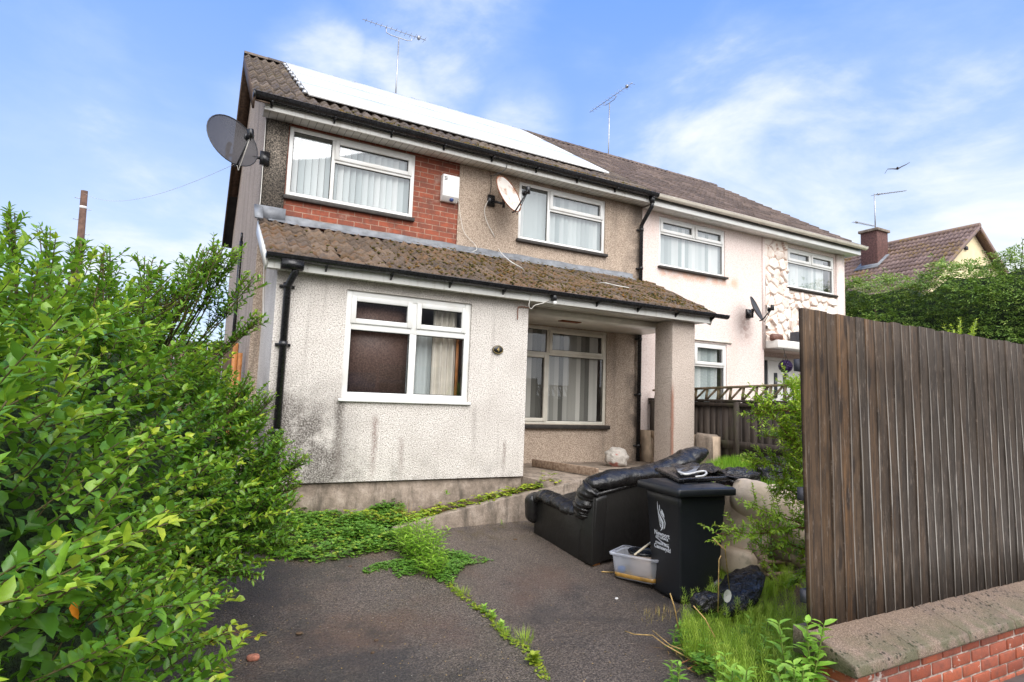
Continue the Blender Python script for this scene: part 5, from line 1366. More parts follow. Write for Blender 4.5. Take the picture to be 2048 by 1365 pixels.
def shoot(lv, st, p, d, length, lf=.045, wd=.019, gap=.022, curve=.25, r0=.35, tip=.5, srad=.0022, stem=True, spread=1.0, lift=.35, stems=None):
    p = np.array(p, float); d = unit(d); n = max(2, int(length/gap)); pts = [p.copy()]; roll = random.random()*6
    for i in range(n):
        f = i/n; d = unit(d+np.array((0, 0, curve*.03))+RNG.normal(size=3)*.035); p = p+d*length/n; pts.append(p.copy())
        a = np.cross(d, (0, 0, 1)); a = unit(a) if np.linalg.norm(a) > .05 else np.array((1., 0, 0)); b = np.cross(d, a); roll += math.pi/2+.25
        side = a*math.cos(roll)+b*math.sin(roll)
        if random.random() < .45: side = a*(1 if i % 2 else -1)+b*.2
        sz = (.55+.55*math.sin(math.pi*min(1, .15+.8*f)))*random.uniform(.75, 1.15)
        for s_ in (1, -1):
            ld = unit(side*s_*spread+d*(.40+.5*f)+np.array((0, 0, lift))*.5+RNG.normal(size=3)*.24)
            nn = unit(np.array((0, 0, 1.))+d*.3+RNG.normal(size=3)*.3)
            lv.add(p, ld, nn, lf*sz, wd*sz*random.uniform(.85, 1.15), r0+tip*f**2+random.gauss(0, .12))
    lv.add(p, d, unit(np.array((0, 0, 1.))+RNG.normal(size=3)*.4), lf*.7, wd*.6, r0+tip+.1)
    if stem: st.tube(pts[::max(1, n//5)]+[pts[-1]], srad, 4, cap=False)
# ------------------------------------------------------------------ privet bush, left
def bush():
    lv = Leaves(); st = MB()
    ell = [  # centre u, v, z ; radii ; weight
        ((-1.95, 4.7, -.62), (.95, 1.25, .88), 1.1), ((-1.75, 3.6, -.50), (.85, 1.25, 1.0), 1.1), ((-1.45, 2.6, -.62), (.80, 1.1, 1.15), 1.15),
        ((-1.05, 1.9, -.75), (.80, .9, .85), .9), ((-1.5, 4.1, -1.15), (.72, 1.2, .7), .8), ((-1.6, 1.5, -.2), (.9, .9, 1.0), .5), ((-2.9, 3.2, -.25), (.9, 1.8, 1.1), .7),
        ((-.72, 2.0, -.95), (.50, .55, .5), .5), ((-2.5, 4.7, -.7), (.9, 1.2, 1.0), .8), ((-1.85, 4.85, -1.15), (.62, .8, .72), .8)]
    tot = 4600
    wsum = sum(e[2] for e in ell)
    for c, rad, w in ell:
        c = np.array(c); rad = np.array(rad)
        for _ in range(int(tot*w/wsum)):
            d = rvec()
            if d[2] < -.55: d[2] *= -1
            s = random.uniform(.72, 1.0)**.6
            p = c+rad*d*s
            inside = sum((((p-np.array(c2))/np.array(r2))**2).sum() < .62 for c2, r2, _ in ell)
            if inside: continue
            if p[2] < float(G(p[0], p[1]))+.05: continue
            if np.linalg.norm(p-EYE) < 1.15: continue
            out = unit(d/rad); L = random.uniform(.12, .34)
            dirn = unit(out*.9+np.array((.25, .0, .45))+RNG.normal(size=3)*.35)
            if np.linalg.norm(p+dirn*L-EYE) < 1.0: continue
            yg = random.random()
            shoot(lv, st, p-dirn*.08, dirn, L, lf=random.choice((.035, .045, .055, .066))*random.uniform(.9, 1.1), wd=random.uniform(.026, .036), gap=.024, r0=.28+.38*yg*yg+.15*random.random(), tip=.32 if yg > .3 else .15, stem=True)
        # inner leaves fill the gaps
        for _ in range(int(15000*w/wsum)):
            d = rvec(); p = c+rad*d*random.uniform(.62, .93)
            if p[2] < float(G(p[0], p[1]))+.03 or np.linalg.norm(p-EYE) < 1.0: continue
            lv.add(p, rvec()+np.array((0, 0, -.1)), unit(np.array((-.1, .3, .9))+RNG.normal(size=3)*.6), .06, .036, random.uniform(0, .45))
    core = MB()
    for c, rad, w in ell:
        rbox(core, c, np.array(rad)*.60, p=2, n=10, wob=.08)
    # leading shoots that break the outline
    for (px, py, dd, bx, by, n_) in ((20, 425, 3.0, 60, 640, 3), (88, 470, 3.3, 110, 640, 2), (230, 500, 3.4, 200, 650, 2), (300, 520, 3.6, 270, 680, 2), (210, 505, 3.2, 200, 640, 2),
                                 (440, 490, 3.8, 330, 700, 4), (470, 500, 3.9, 360, 680, 4), (395, 520, 3.9, 330, 690, 3), (500, 560, 4.0, 370, 700, 3), (515, 630, 4.0, 380, 740, 3), (420, 505, 3.7, 360, 660, 3), (350, 560, 3.9, 300, 700, 2),
                                 (505, 760, 4.2, 420, 860, 3), (540, 790, 4.3, 430, 880, 3), (565, 870, 4.6, 440, 980, 4), (612, 910, 4.7, 480, 1000, 4), (600, 960, 4.6, 480, 1020, 4), (555, 1010, 4.5, 460, 1040, 4), (545, 960, 4.5, 470, 1010, 4),
                                 (500, 1080, 4.0, 380, 1080, 3), (505, 1140, 3.7, 370, 1120, 3), (470, 1100, 3.8, 340, 1130, 3), (430, 1180, 3.3, 320, 1160, 2), (400, 1230, 3.0, 300, 1190, 2), (490, 880, 4.3, 400, 940, 4), (520, 830, 4.3, 410, 900, 3), (330, 540, 3.4, 260, 620, 3), (380, 580, 3.5, 300, 640, 3), (150, 480, 3.1, 140, 600, 3)):
        for k in range(n_):
            a = EYE+ray(bx+random.uniform(-25, 25), by+random.uniform(-25, 25))*(dd-.1); b = EYE+ray(px+random.uniform(-14, 14), py+random.uniform(-8, 18))*dd
            L = np.linalg.norm(b-a); st.tube([a, (a+b)/2+np.array((0, 0, -.02)), b], [.005, .004, .0025], 5)
            shoot(lv, st, a+(b-a)*.35, b-a, L*.66, lf=.05, wd=.020, gap=.024, r0=.42, tip=.4, srad=.003)
            for t in (.35, .5, .65, .8): shoot(lv, st, a+(b-a)*t, unit(b-a)*.7+rvec()*.7+np.array((0, 0, .3)), L*.25, lf=.045, wd=.019, r0=.4, tip=.35)
    # near, larger leaves at the lower left edge of the view
    B = thing('privet_bush', (-1.5, 3.2, -1.75), 'huge overgrown green privet bush filling the left side of the driveway', 'bush')
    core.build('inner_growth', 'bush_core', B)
    print('bush leaves', len(lv.P))
    lv.mb(fold=.2, droop=.14).build('foliage', 'privet_leaf', B)
    for (u, v) in ((-1.9, 4.6), (-1.6, 3.7), (-1.5, 2.8), (-1.2, 2.1), (-1.7, 1.6)):
        for k in range(6):
            d = unit((random.uniform(-.45, .6), random.uniform(-.5, .5), 1)); p = np.array((u, v, -1.75)); pts = [p]
            for i in range(5): d = unit(d+RNG.normal(size=3)*.12); pts.append(pts[-1]+d*.33)
            st.tube(pts, [.016, .014, .012, .009, .006, .004], 6)
    st.build('branches', 'stem_olive', B)
    lo = Leaves()
    for px, py, d_ in ((198, 1010, 2.3), (143, 1225, 1.9)):
        p = EYE+ray(px, py)*(d_-.25); lo = Leaves(); lo.add(p+np.array((0, 0, .03)), (.3, .1, -1), (-.2, 1, 0), .055, .025, .5); lo.mb().build('orange_leaf', 'leaf_orange', B)
    pass
bush()
# ------------------------------------------------------------------ bramble at the foot of the bush
def bramble(name, pts, n, label, cat, lf=.05, r=(.3, 1), hgt=(.0, .05), m='bramble_leaf', group=None):
    lv = Leaves(); st = MB()
    for i in range(n):
        t = random.random()*(len(pts)-1); k = min(int(t), len(pts)-2); p = np.array(pts[k])*(1-t+k)+np.array(pts[k+1])*(t-k)
        p_ = p+np.array((0, 0, .022)); p = p+np.array((random.gauss(0, .07), random.gauss(0, .05), random.uniform(*hgt)+.01))
        a = random.random()*6.28; rr_ = random.uniform(*r)
        for j in range(3):
            d = np.array((math.cos(a+(j-1)*1.15), math.sin(a+(j-1)*1.15), random.uniform(-.1, .35)))
            lv.add(p, d, unit(np.array((0, 0, 1.))+RNG.normal(size=3)*.25), lf*random.uniform(.6, 1.1), lf*.72, rr_+random.gauss(0, .1))
        st.tube([p_, p], .0016, 4, cap=False)
    for k in range(len(pts)-1): st.tube([np.array(pts[k])+np.array((0, 0, .02)), np.array(pts[k+1])+np.array((0, 0, .025))], .003, 5, cap=False)
    T = thing(name, pts[0], label, cat, group); lv.mb(fold=.1, droop=.1).build('leaves', m, T); st.build('stems', 'stem_red', T); return T
s_ = lambda u, dv=-.16: (u, (.62-.12*(u-1.12)/2.48)+dv, -1.42+.4*(u-1.12)/2.48-.01)
bramble('bramble', [s_(1.15), s_(1.7), s_(2.3), s_(2.9), s_(3.3)], 420, 'yellow-green bramble trailing along the planter under the white bay', 'bramble', .055, hgt=(.0, .08))
bramble('bramble', [(3.05, .42, -1.05), (3.2, .40, -1.02)], 10, 'small bramble sprig standing at the porch corner end of the planter', 'bramble', .05, hgt=(.0, .14))
bramble('bramble', [tuple(pg(455, 1060)), tuple(pg(560, 1040)), tuple(pg(640, 1000)), tuple(pg(700, 1050)), tuple(pg(780, 1050))], 260, 'yellowish bramble patch between the privet bush and the bay plinth', 'bramble', .05, r=(.1, .9), hgt=(0, .14))
a = EYE+ray(395, 1310)*3.0; b = EYE+ray(455, 1270)*3.0; b2 = EYE+ray(462, 1300)*3.0
bramble('bramble', [tuple(a), tuple(b), tuple(b2)], 16, 'pale lime bramble spray poking out at the foot of the privet bush', 'bramble', .05, r=(.7, 1))
a = EYE+ray(420, 1215)*3.2
bramble('bramble', [tuple(a), tuple(a+np.array((.05, 0, .02)))], 5, 'three-leaved bramble shoot low on the right edge of the privet bush', 'bramble', .07, r=(.4, .6))
bramble('bramble', [tuple(pg(452, 1356)), tuple(pg(460, 1350))], 6, 'tiny green seedling on the asphalt at the bottom edge near the bush', 'weed', .045, r=(.3, .7))
# ------------------------------------------------------------------ ground cover herb
def inpoly(x, y, P_):
    c = False; j = len(P_)-1
    for i in range(len(P_)):
        if (P_[i][1] > y) != (P_[j][1] > y) and x < (P_[j][0]-P_[i][0])*(y-P_[i][1])/(P_[j][1]-P_[i][1])+P_[i][0]: c = not c
        j = i
    return c
def plan(pxs): return [tuple(pg(*q)[:2]) for q in pxs]
def mat_cover(name, poly, n, label, lf, m='cover_leaf', h=.05, r=(.1, .8), whorl=4, cat='ground cover', dens=None, single=False):
    P_ = plan(poly); us = [p[0] for p in P_]; vs = [p[1] for p in P_]; lv = Leaves(); k = 0; tries = 0
    while k < n and tries < n*20:
        tries += 1; u = random.uniform(min(us), max(us)); v = random.uniform(min(vs), max(vs))
        if not inpoly(u, v, P_): continue
        cl = math.sin(u*9+math.sin(v*7)*2)*math.cos(v*11+u*3)
        if random.random() > .62+.45*cl: continue
        k += 1; z = float(G(u, v))+random.uniform(.004, h)*(.6+.4*cl); a = random.random()*6.28; rr_ = random.uniform(*r)
        for j in range(whorl):
            t = a+j*2*math.pi/whorl; lv.add((u, v, z), (math.cos(t), math.sin(t), random.uniform(-.05, .5)), unit(np.array((0, 0, 1.))+RNG.normal(size=3)*.25), lf*random.uniform(.7, 1.1), lf*.5, rr_+random.gauss(0, .08))
    o = lv.mb(fold=.08, droop=.08, simple_=True).build(name, m, None, base=(P_[0][0], P_[0][1], -1.5)); return tag(o, label, cat, None, 'stuff')
mat_cover('ground_cover', [(478, 1100), (505, 1050), (600, 1030), (700, 1035), (790, 1025), (830, 1060), (800, 1100), (700, 1118), (640, 1128), (560, 1120)], 3600, 'dense mat of small green weeds at the foot of the bay', .038, h=.12, r=(0, .95), whorl=5)
mat_cover('ground_cover', [(722, 1145), (760, 1128), (860, 1112), (905, 1105), (985, 1122), (930, 1135), (905, 1165), (880, 1170), (855, 1140), (800, 1160), (780, 1140), (735, 1150)], 1300, 'thin sprawling blue-green weeds creeping round the feathery clump', .026, h=.05, r=(.1, .6), whorl=5)
mat_cover('ground_cover', [(660, 1060), (700, 1040), (800, 1010), (812, 1050), (760, 1085), (690, 1085)], 1300, 'taller leafy weeds against the left end of the retaining wall', .04, h=.17, r=(.1, .6))
def clump(name, c, n, h, lf, wd, label, cat, m, spread=.16, gap=.014, r0=.3, group=None, lean_=.35):
    lv = Leaves(); st = MB(); c = np.array(c, float)
    for i in range(n):
        a = random.random()*6.28; q = math.sqrt(random.random())*spread; p = c+np.array((math.cos(a)*q, math.sin(a)*q, 0)); p[2] = float(G(p[0], p[1]))
        d = unit((math.cos(a)*lean_*q/spread, math.sin(a)*lean_*q/spread, 1)); L = h*random.uniform(.55, 1.05)*(1-.35*q/spread)
        pts = [p]; k_ = int(L/gap)
        for j in range(k_):
            p = p+d*L/k_; d = unit(d+RNG.normal(size=3)*.03)
            t = j*2.4+a
            ld = unit((math.cos(t), math.sin(t), .25+.5*j/k_)); lv.add(p, ld, unit(np.array((0, 0, 1.))+RNG.normal(size=3)*.3), lf*(.6+.5*math.sin(math.pi*(.2+.75*j/k_))), wd, r0+.5*j/k_+random.gauss(0, .08))
        pts.append(p); st.tube(pts, .002, 4, cap=False)
    T = thing(name, c, label, cat, group); lv.mb(droop=.28, fold=.1).build('leaves', m, T); st.build('stems', 'stem_green', T); return T
clump('feathery_weed', pg(838, 1112), 60, .44, .085, .013, 'bright green feathery weed clump, the bigger one by the retaining wall', 'weed clump', 'goldenrod_leaf', .19)
clump('feathery_weed', pg(862, 1145), 34, .27, .07, .012, 'smaller bright green feathery clump at the start of the crack line', 'weed clump', 'goldenrod_leaf', .12)
# ------------------------------------------------------------------ grass tufts, crack weeds
def tuft(lv, c, n, h, w=.004, spread=.05, r0=.4, bend=.4):
    for i in range(n):
        a = random.random()*6.28; q = spread*random.random(); p = np.array((c[0]+math.cos(a)*q, c[1]+math.sin(a)*q, c[2]))
        d = unit((math.cos(a)*bend, math.sin(a)*bend, 1)+RNG.normal(size=3)*.15); lv.add(p, d, unit((math.cos(a), math.sin(a), .3)), h*random.uniform(.5, 1.1), w, r0+random.gauss(0, .2))
cr = [(893, 1168), (915, 1185), (940, 1208), (962, 1222), (985, 1238), (1000, 1262), (1020, 1282), (1050, 1298), (1075, 1330), (1095, 1362)]
lv = Leaves()
for i in range(len(cr)-1):
    for k in range(26):
        t = random.random(); q = pg(cr[i][0]*(1-t)+cr[i+1][0]*t, cr[i][1]*(1-t)+cr[i+1][1]*t); q = q+np.array((random.gauss(0, .02), random.gauss(0, .02), .004))
        for j in range(4):
            a = random.random()*6.28; lv.add(q, (math.cos(a), math.sin(a), .5), (0, 0, 1), random.uniform(.016, .036), .014, random.uniform(0, 1))
        if random.random() < .3: tuft(lv, q, 3, .05, .003, .01, .7)
tag(lv.mb(simple_=True).build('crack_weeds', 'bramble_leaf', None, base=pg(960, 1220)), 'line of small yellowish weeds and moss growing along the crack in the driveway', 'weeds', kind='stuff')
for i, (px, py, n, h, lab) in enumerate(((925, 1190, 60, .09, 'fine grass tuft in the driveway crack nearest the feathery clump'), (1050, 1285, 90, .11, 'fine grass tuft in the driveway crack with a white pebble beside it'), (1010, 1270, 40, .08, 'small grass tuft midway along the driveway crack'))):
    lv = Leaves(); c = pg(px, py); tuft(lv, c, n, h, .0035, .07, .6, .6); tag(lv.mb(simple_=True).build('grass_tuft', 'horsetail_leaf', None, base=c), lab, 'grass tuft', 'grass tufts in the driveway crack')
def rosette(px, py, n, lf, label, m='broad_leaf', r0=.5, up_=.5, base=None, wd=.42, group=None, cat='weed'):
    c = pg(px, py) if base is None else np.array(base); lv = Leaves()
    for i in range(n):
        a = i*2.4+random.random()*.4; f = i/n; e = up_+f*.9
        lv.add(c+np.array((0, 0, .01+.05*f)), (math.cos(a), math.sin(a), e), unit(np.array((0, 0, 1.))+RNG.normal(size=3)*.15), lf*(1-.35*f)*random.uniform(.8, 1.1), lf*wd, r0+.3*f+random.gauss(0, .08))
    return tag(lv.mb(fold=.12, droop=.2).build('weed', m, None, base=c), label, cat, group)
rosette(968, 1228, 14, .055, 'small leafy weed in the upper part of the driveway crack')
rosette(985, 1240, 14, .055, 'leafy weed growing in the driveway crack beside the fine grass', r0=.6)
rosette(1003, 1262, 16, .06, 'bright weed in the middle of the driveway crack', r0=.6)
rosette(1068, 1330, 22, .075, 'larger pale weed low in the driveway crack near the bottom edge', 'bramble_leaf', .5, .3, wd=.6)
rosette(905, 1172, 12, .04, 'tiny weed at the top end of the driveway crack')
rosette(1003, 1052, 8, .045, 'tiny bright seedling at the foot of the retaining wall', r0=.7)
rosette(712, 1010, 9, .05, 'small seedling growing against the bay plinth', r0=.6)
rosette(862, 980, 10, .05, 'small green sprig against the bay plinth above the planter', base=(1.95, .03, -1.2))
# dry grass bent over near the retaining wall end
lv = Leaves()
for k in range(26):
    c = pg(800+random.uniform(-12, 25), 1045+random.uniform(-8, 12)); tuft(lv, c, 3, .22, .004, .02, .3, .8)
tag(lv.mb(simple_=True, droop=.4).build('long_grass', 'dry_leaf', None, base=pg(800, 1045)), 'straggly long grass arching over the end of the retaining wall', 'grass tuft')
# ------------------------------------------------------------------ horsetail and grass on the right
def horsetails(name, poly, n, h, label, m='horsetail_leaf', zoff=0):
    P_ = poly; us = [p[0] for p in P_]; vs = [p[1] for p in P_]; lv = Leaves(); k = 0; t_ = 0
    while k < n and t_ < n*30:
        t_ += 1; u = random.uniform(min(us), max(us)); v = random.uniform(min(vs), max(vs))
        if not inpoly(u, v, P_): continue
        k += 1; z = float(G(u, v)); H_ = h*random.uniform(.5, 1.1); d = unit((random.gauss(0, .16), random.gauss(0, .16), 1)); r0 = random.uniform(.05, .7)
        lv.add((u, v, z), d, rvec(), H_, .004, r0)
        nw = int(H_/.022)
        for i in range(2, nw):
            p = np.array((u, v, z))+d*H_*i/nw; a = random.random()*6.28; l_ = .075*(1-.75*i/nw)+.014
            for j in range(6):
                t = a+j*1.047; lv.add(p, (math.cos(t), math.sin(t), .9), (0, 0, 1), l_, .0036, r0+.3*i/nw)
    o = lv.mb(simple_=True, droop=.0).build(name, m, None, base=(np.mean(us), np.mean(vs), -1.5)); return tag(o, label, 'horsetail', None, 'stuff')
gp_ = lambda px, py: tuple(pg(px, py)[:2])
horsetails('horsetail_patch', [gp_(1350, 1290), gp_(1400, 1235), gp_(1500, 1225), (3.4, 3.6), (3.3, 4.45), (2.2, 4.5), (1.95, 4.3), gp_(1440, 1365), gp_(1370, 1330)], 560, .28, 'thick bright horsetail weeds in the foreground left of the street fence')
horsetails('horsetail_patch', [gp_(1400, 1200), gp_(1445, 1150), gp_(1530, 1140), gp_(1600, 1180), gp_(1560, 1215), gp_(1450, 1215)], 240, .22, 'horsetail weeds between the armchair and the black bin bag')
horsetails('horsetail_patch', [(3.2, 3.3), (4.6, 3.2), (5.0, 4.4), (3.3, 4.4)], 200, .3, 'horsetail weeds close behind the street fence')
lv = Leaves()
for k in range(4200):
    u = random.uniform(4.9, 6.38); v = random.uniform(.55, 2.6)
    if u < 5.2+random.random()*.5: continue
    c = (u, v, float(G(u, v))); tuft(lv, c, 3, .14, .006, .03, .5, .35)
tag(lv.mb(simple_=True, droop=.2).build('lawn_grass', 'goldenrod_leaf', None, base=(6, 1, -.8)), 'lush bright grass growing along the dark lap fence', 'grass', kind='stuff')
# loose leafy weeds low in the foreground
mat_cover('leafy_weeds', [(1345, 1305), (1380, 1250), (1450, 1225), (1560, 1260), (1580, 1340), (1400, 1365)], 1100, 'low leafy weeds mixed with dead grass at the edge of the asphalt', .035, h=.16, r=(.2, .8))
def tallweed(px, py, hgt, label, dd=None, lf=.10, wd=.024, nst=3, base=None, lean_=(0, 0)):
    c = pg(px, py) if base is None else np.array(base, float); lv = Leaves(); st = MB()
    for s in range(nst):
        d = unit((random.gauss(lean_[0], .12), random.gauss(lean_[1], .12), 1)); p = c+np.array((random.gauss(0, .03), random.gauss(0, .03), 0)); pts = [p]; H_ = hgt*random.uniform(.7, 1.05); k_ = int(H_/.032)
        for j in range(k_):
            p = p+d*H_/k_; t = j*2.2+s
            for q in (0, math.pi):
                lv.add(p, (math.cos(t+q), math.sin(t+q), .35+.4*j/k_), unit(np.array((0, 0, 1.))+RNG.normal(size=3)*.2), lf*(1-.45*j/k_)*random.uniform(.8, 1.1), wd, .25+.45*j/k_+random.gauss(0, .08))
        pts.append(p); st.tube(pts, .004, 5, cap=False)
    T = thing('tall_weed', c, label, 'weed', 'broad-leaved weeds at the foot of the street fence'); lv.mb(fold=.15, droop=.25).build('leaves', 'broad_leaf', T); st.build('stems', 'stem_green', T)
gz_ = -1.78
tallweed(0, 0, .56, 'tall light green willowherb right against the near end of the street fence', base=(2.26, 4.64, gz_), lf=.14, wd=.038, nst=5)
tallweed(0, 0, .40, 'light green broad-leaved weed in front of the coping end', base=(2.08, 4.75, gz_), lf=.13, wd=.036, nst=5)
tallweed(0, 0, .32, 'broad-leaved weed just left of the fence-side willowherb', base=(1.98, 4.45, gz_), lf=.13, wd=.036, nst=4)
tallweed(0, 0, .22, 'short broad-leaved weed at the bottom edge of the horsetails', base=(1.84, 4.60, gz_), lf=.12, wd=.034, nst=5)
tallweed(0, 0, .24, 'light weed standing among the middle of the horsetails', base=(2.3, 3.9, gz_), lf=.08, wd=.02, nst=2)
for _b, _h, _l in (((2.05, 4.25, gz_), .26, 'pale broad-leaved weed among the left of the horsetails'), ((2.5, 4.2, gz_), .30, 'broad-leaved weed close against the fence foot in the horsetails'), ((2.35, 3.6, gz_), .2, 'low leafy weed in front of the long bin bag'), ((1.9, 4.0, gz_), .16, 'small leafy weed beside the flattened dead grass'), ((2.75, 3.9, gz_), .3, 'leafy weed half hidden behind the fence end')):
    tallweed(0, 0, _h, _l, base=_b, lf=.09, wd=.026, nst=3)
tallweed(1385, 1185, .22, 'round-leaved nettle-like weed touching the foot of the wheeled bin', lf=.07, wd=.045, nst=3)
tallweed(0, 0, .12, 'small yellow-green weed on the pavement at the foot of the brick wall', base=(2.72, 4.98, -1.785), lf=.06, wd=.02)
tallweed(0, 0, .10, 'small weed on the pavement further right along the brick wall', base=(3.05, 4.96, -1.785), lf=.06, wd=.02)
# dead stalks
def stalk(pts3, rad, label, m='straw', group='dead stalks by the weeds'):
    mb = MB(); mb.tube(pts3, rad, 5); o = mb.build('dead_stalk', m, None, base=pts3[0], smooth=True); tag(o, label, 'dead stalk', group)
v_ = 3.75
stalk([pg(1465, 1240)+up*.02, at(1450, 1100, 3.75), at(1428, 1080, 3.78)], .0045, 'tall upright dead stalk standing in front of the armchair')
stalk([at(1436, 1225, 3.7), at(1438, 1120, 3.72), at(1442, 1112, 3.72)], .004, 'second upright dead stalk leaning on the tall one')
stalk([pg(1250, 1268)+up*.02, pg(1268, 1283)+up*.05, pg(1305, 1288)+up*.06, pg(1330, 1305)+up*.05, pg(1400, 1342)+up*.04], .0045, 'long bent straw-coloured stalk lying across the asphalt')
stalk([pg(1305, 1284)+up*.08, pg(1340, 1308)+up*.06, pg(1438, 1345)+up*.05], .004, 'straight straw stalk crossing the long bent one')
stalk([pg(1340, 1305)+up*.03, pg(1390, 1300)+up*.06, pg(1440, 1318)+up*.1], .004, 'thin straw stalk arching into the horsetails')
stalk([pg(1362, 1336)+up*.03, pg(1400, 1325)+up*.05, pg(1436, 1312)+up*.06], .004, 'orange-brown dead stalk above the bottom edge', 'orange_wood')
stalk([pg(1375, 1345)+up*.02, pg(1410, 1330)+up*.03, pg(1432, 1324)+up*.06], .0045, 'second orange-brown dead stalk beside the bottom edge', 'orange_wood')
stalk([at(1357, 1258, 3.7), at(1349, 1215, 3.7), at(1340, 1187, 3.7)], .0045, 'short dead stalk at the corner of the wheeled bin')
stalk([at(1430, 1275, 4.0), at(1410, 1238, 3.95), at(1387, 1212, 3.9)], .004, 'leaning dead stalk in front of the torn bin bag')
lv = Leaves()
for k in range(60):
    c = pg(random.uniform(1335, 1440), random.uniform(1270, 1350)); lv.add(c+up*random.uniform(.01, .05), (random.gauss(0, 1), random.gauss(0, 1), .15), (0, 0, 1), random.uniform(.05, .14), .006, random.random())
for k in range(40):
    c = pg(random.uniform(1280, 1350), random.uniform(1225, 1250)); tuft(lv, c, 2, .09, .003, .02, .8, .8)
tag(lv.mb(simple_=True).build('dead_grass', 'dry_leaf', None, base=pg(1390, 1310)), 'flattened dead grass and straw at the asphalt edge', 'dead grass', kind='stuff')
# ------------------------------------------------------------------ privet shrub behind the fence, long side branch
def shrub():
    lv = Leaves(); st = MB()
    B = thing('privet_shrub', (3.5, 3.7, -1.7), 'light green privet shrub leaning out from behind the end of the street fence', 'shrub')
    def P3(px, py, v): return pv(px, py, v)
    br = [  # main branches as pixel paths on planes behind the fence
        ([(1660, 960), (1600, 900), (1560, 850), (1520, 800)], 3.9, .9), ([(1660, 900), (1610, 850), (1590, 790), (1585, 765)], 3.9, .9), ([(1660, 1010), (1610, 960), (1560, 930), (1500, 920)], 3.8, .9),
        ([(1660, 850), (1620, 830), (1560, 820), (1510, 828)], 3.9, .8), ([(1660, 940), (1610, 900), (1570, 880), (1530, 872)], 3.8, .8), ([(1660, 990), (1620, 930), (1590, 880), (1570, 840)], 4.0, .8),
        ([(1660, 1020), (1600, 990), (1565, 975), (1540, 985)], 3.7, .7), ([(1670, 1050), (1620, 1010), (1590, 990), (1550, 950)], 3.9, .7),
        ([(1680, 1060), (1600, 1055), (1520, 1068), (1432, 1068)], 4.0, 1.0), ([(1680, 1090), (1640, 1060), (1580, 1040), (1500, 1015)], 4.05, .7), ([(1680, 1120), (1640, 1110), (1580, 1090), (1520, 1110)], 4.0, .7), ([(1680, 1150), (1640, 1120), (1610, 1140), (1590, 1165)], 4.1, .5),
        ([(1650, 870), (1620, 850), (1600, 820), (1600, 790)], 4.0, .7), ([(1660, 1010), (1630, 980), (1600, 950), (1590, 930)], 4.1, .8)]
    for pts, v, w in br:
        P_ = [P3(x, y, v-.15*i) for i, (x, y) in enumerate(pts)]; st.tube(P_, [.009, .007, .005, .003], 5)
        P_ = np.array(P_)
        for k in range(int(46*w)):
            t = random.uniform(.6, 3); i = min(int(t), 2); p = P_[i]*(1-t+i)+P_[i+1]*(t-i); d = unit(P_[i+1]-P_[i])
            shoot(lv, st, p, d*.8+rvec()*.8+np.array((0, 0, .25)), random.uniform(.08, .20), lf=.042, wd=.019, gap=.019, r0=.35, tip=.5, srad=.0016)
        shoot(lv, st, P_[1], P_[2]-P_[1], np.linalg.norm(P_[2]-P_[1]), lf=.044, wd=.019, gap=.02, r0=.35, tip=.2)
        shoot(lv, st, P_[2], P_[3]-P_[2], np.linalg.norm(P_[3]-P_[2]), lf=.044, wd=.019, gap=.02, r0=.5, tip=.4)
    lv.mb(fold=.2, droop=.2).build('foliage', 'privet_leaf_light', B); st.build('branches', 'stem_red', B)
    # sprig that tops the fence further along
    lv = Leaves(); st = MB(); c = pv(1918, 690, 4.35)
    T = thing('privet_sprig', c, 'small bright sprig poking above the top of the street fence', 'sprig')
    for (x, y) in ((1912, 640), (1905, 655), (1925, 650), (1898, 652), (1932, 662), (1955, 655), (1962, 660), (1940, 668)):
        q_ = pv(x, y, 4.35); shoot(lv, st, c+np.array((0, 0, -.12)), q_-c+np.array((0, 0, .1)), np.linalg.norm(q_-c)+.12, lf=.04, wd=.014, gap=.022, r0=.75, tip=.3)
    lv.mb(fold=.2, droop=.15).build('foliage', 'privet_leaf_light', T); st.build('branches', 'stem_green', T)
shrub()
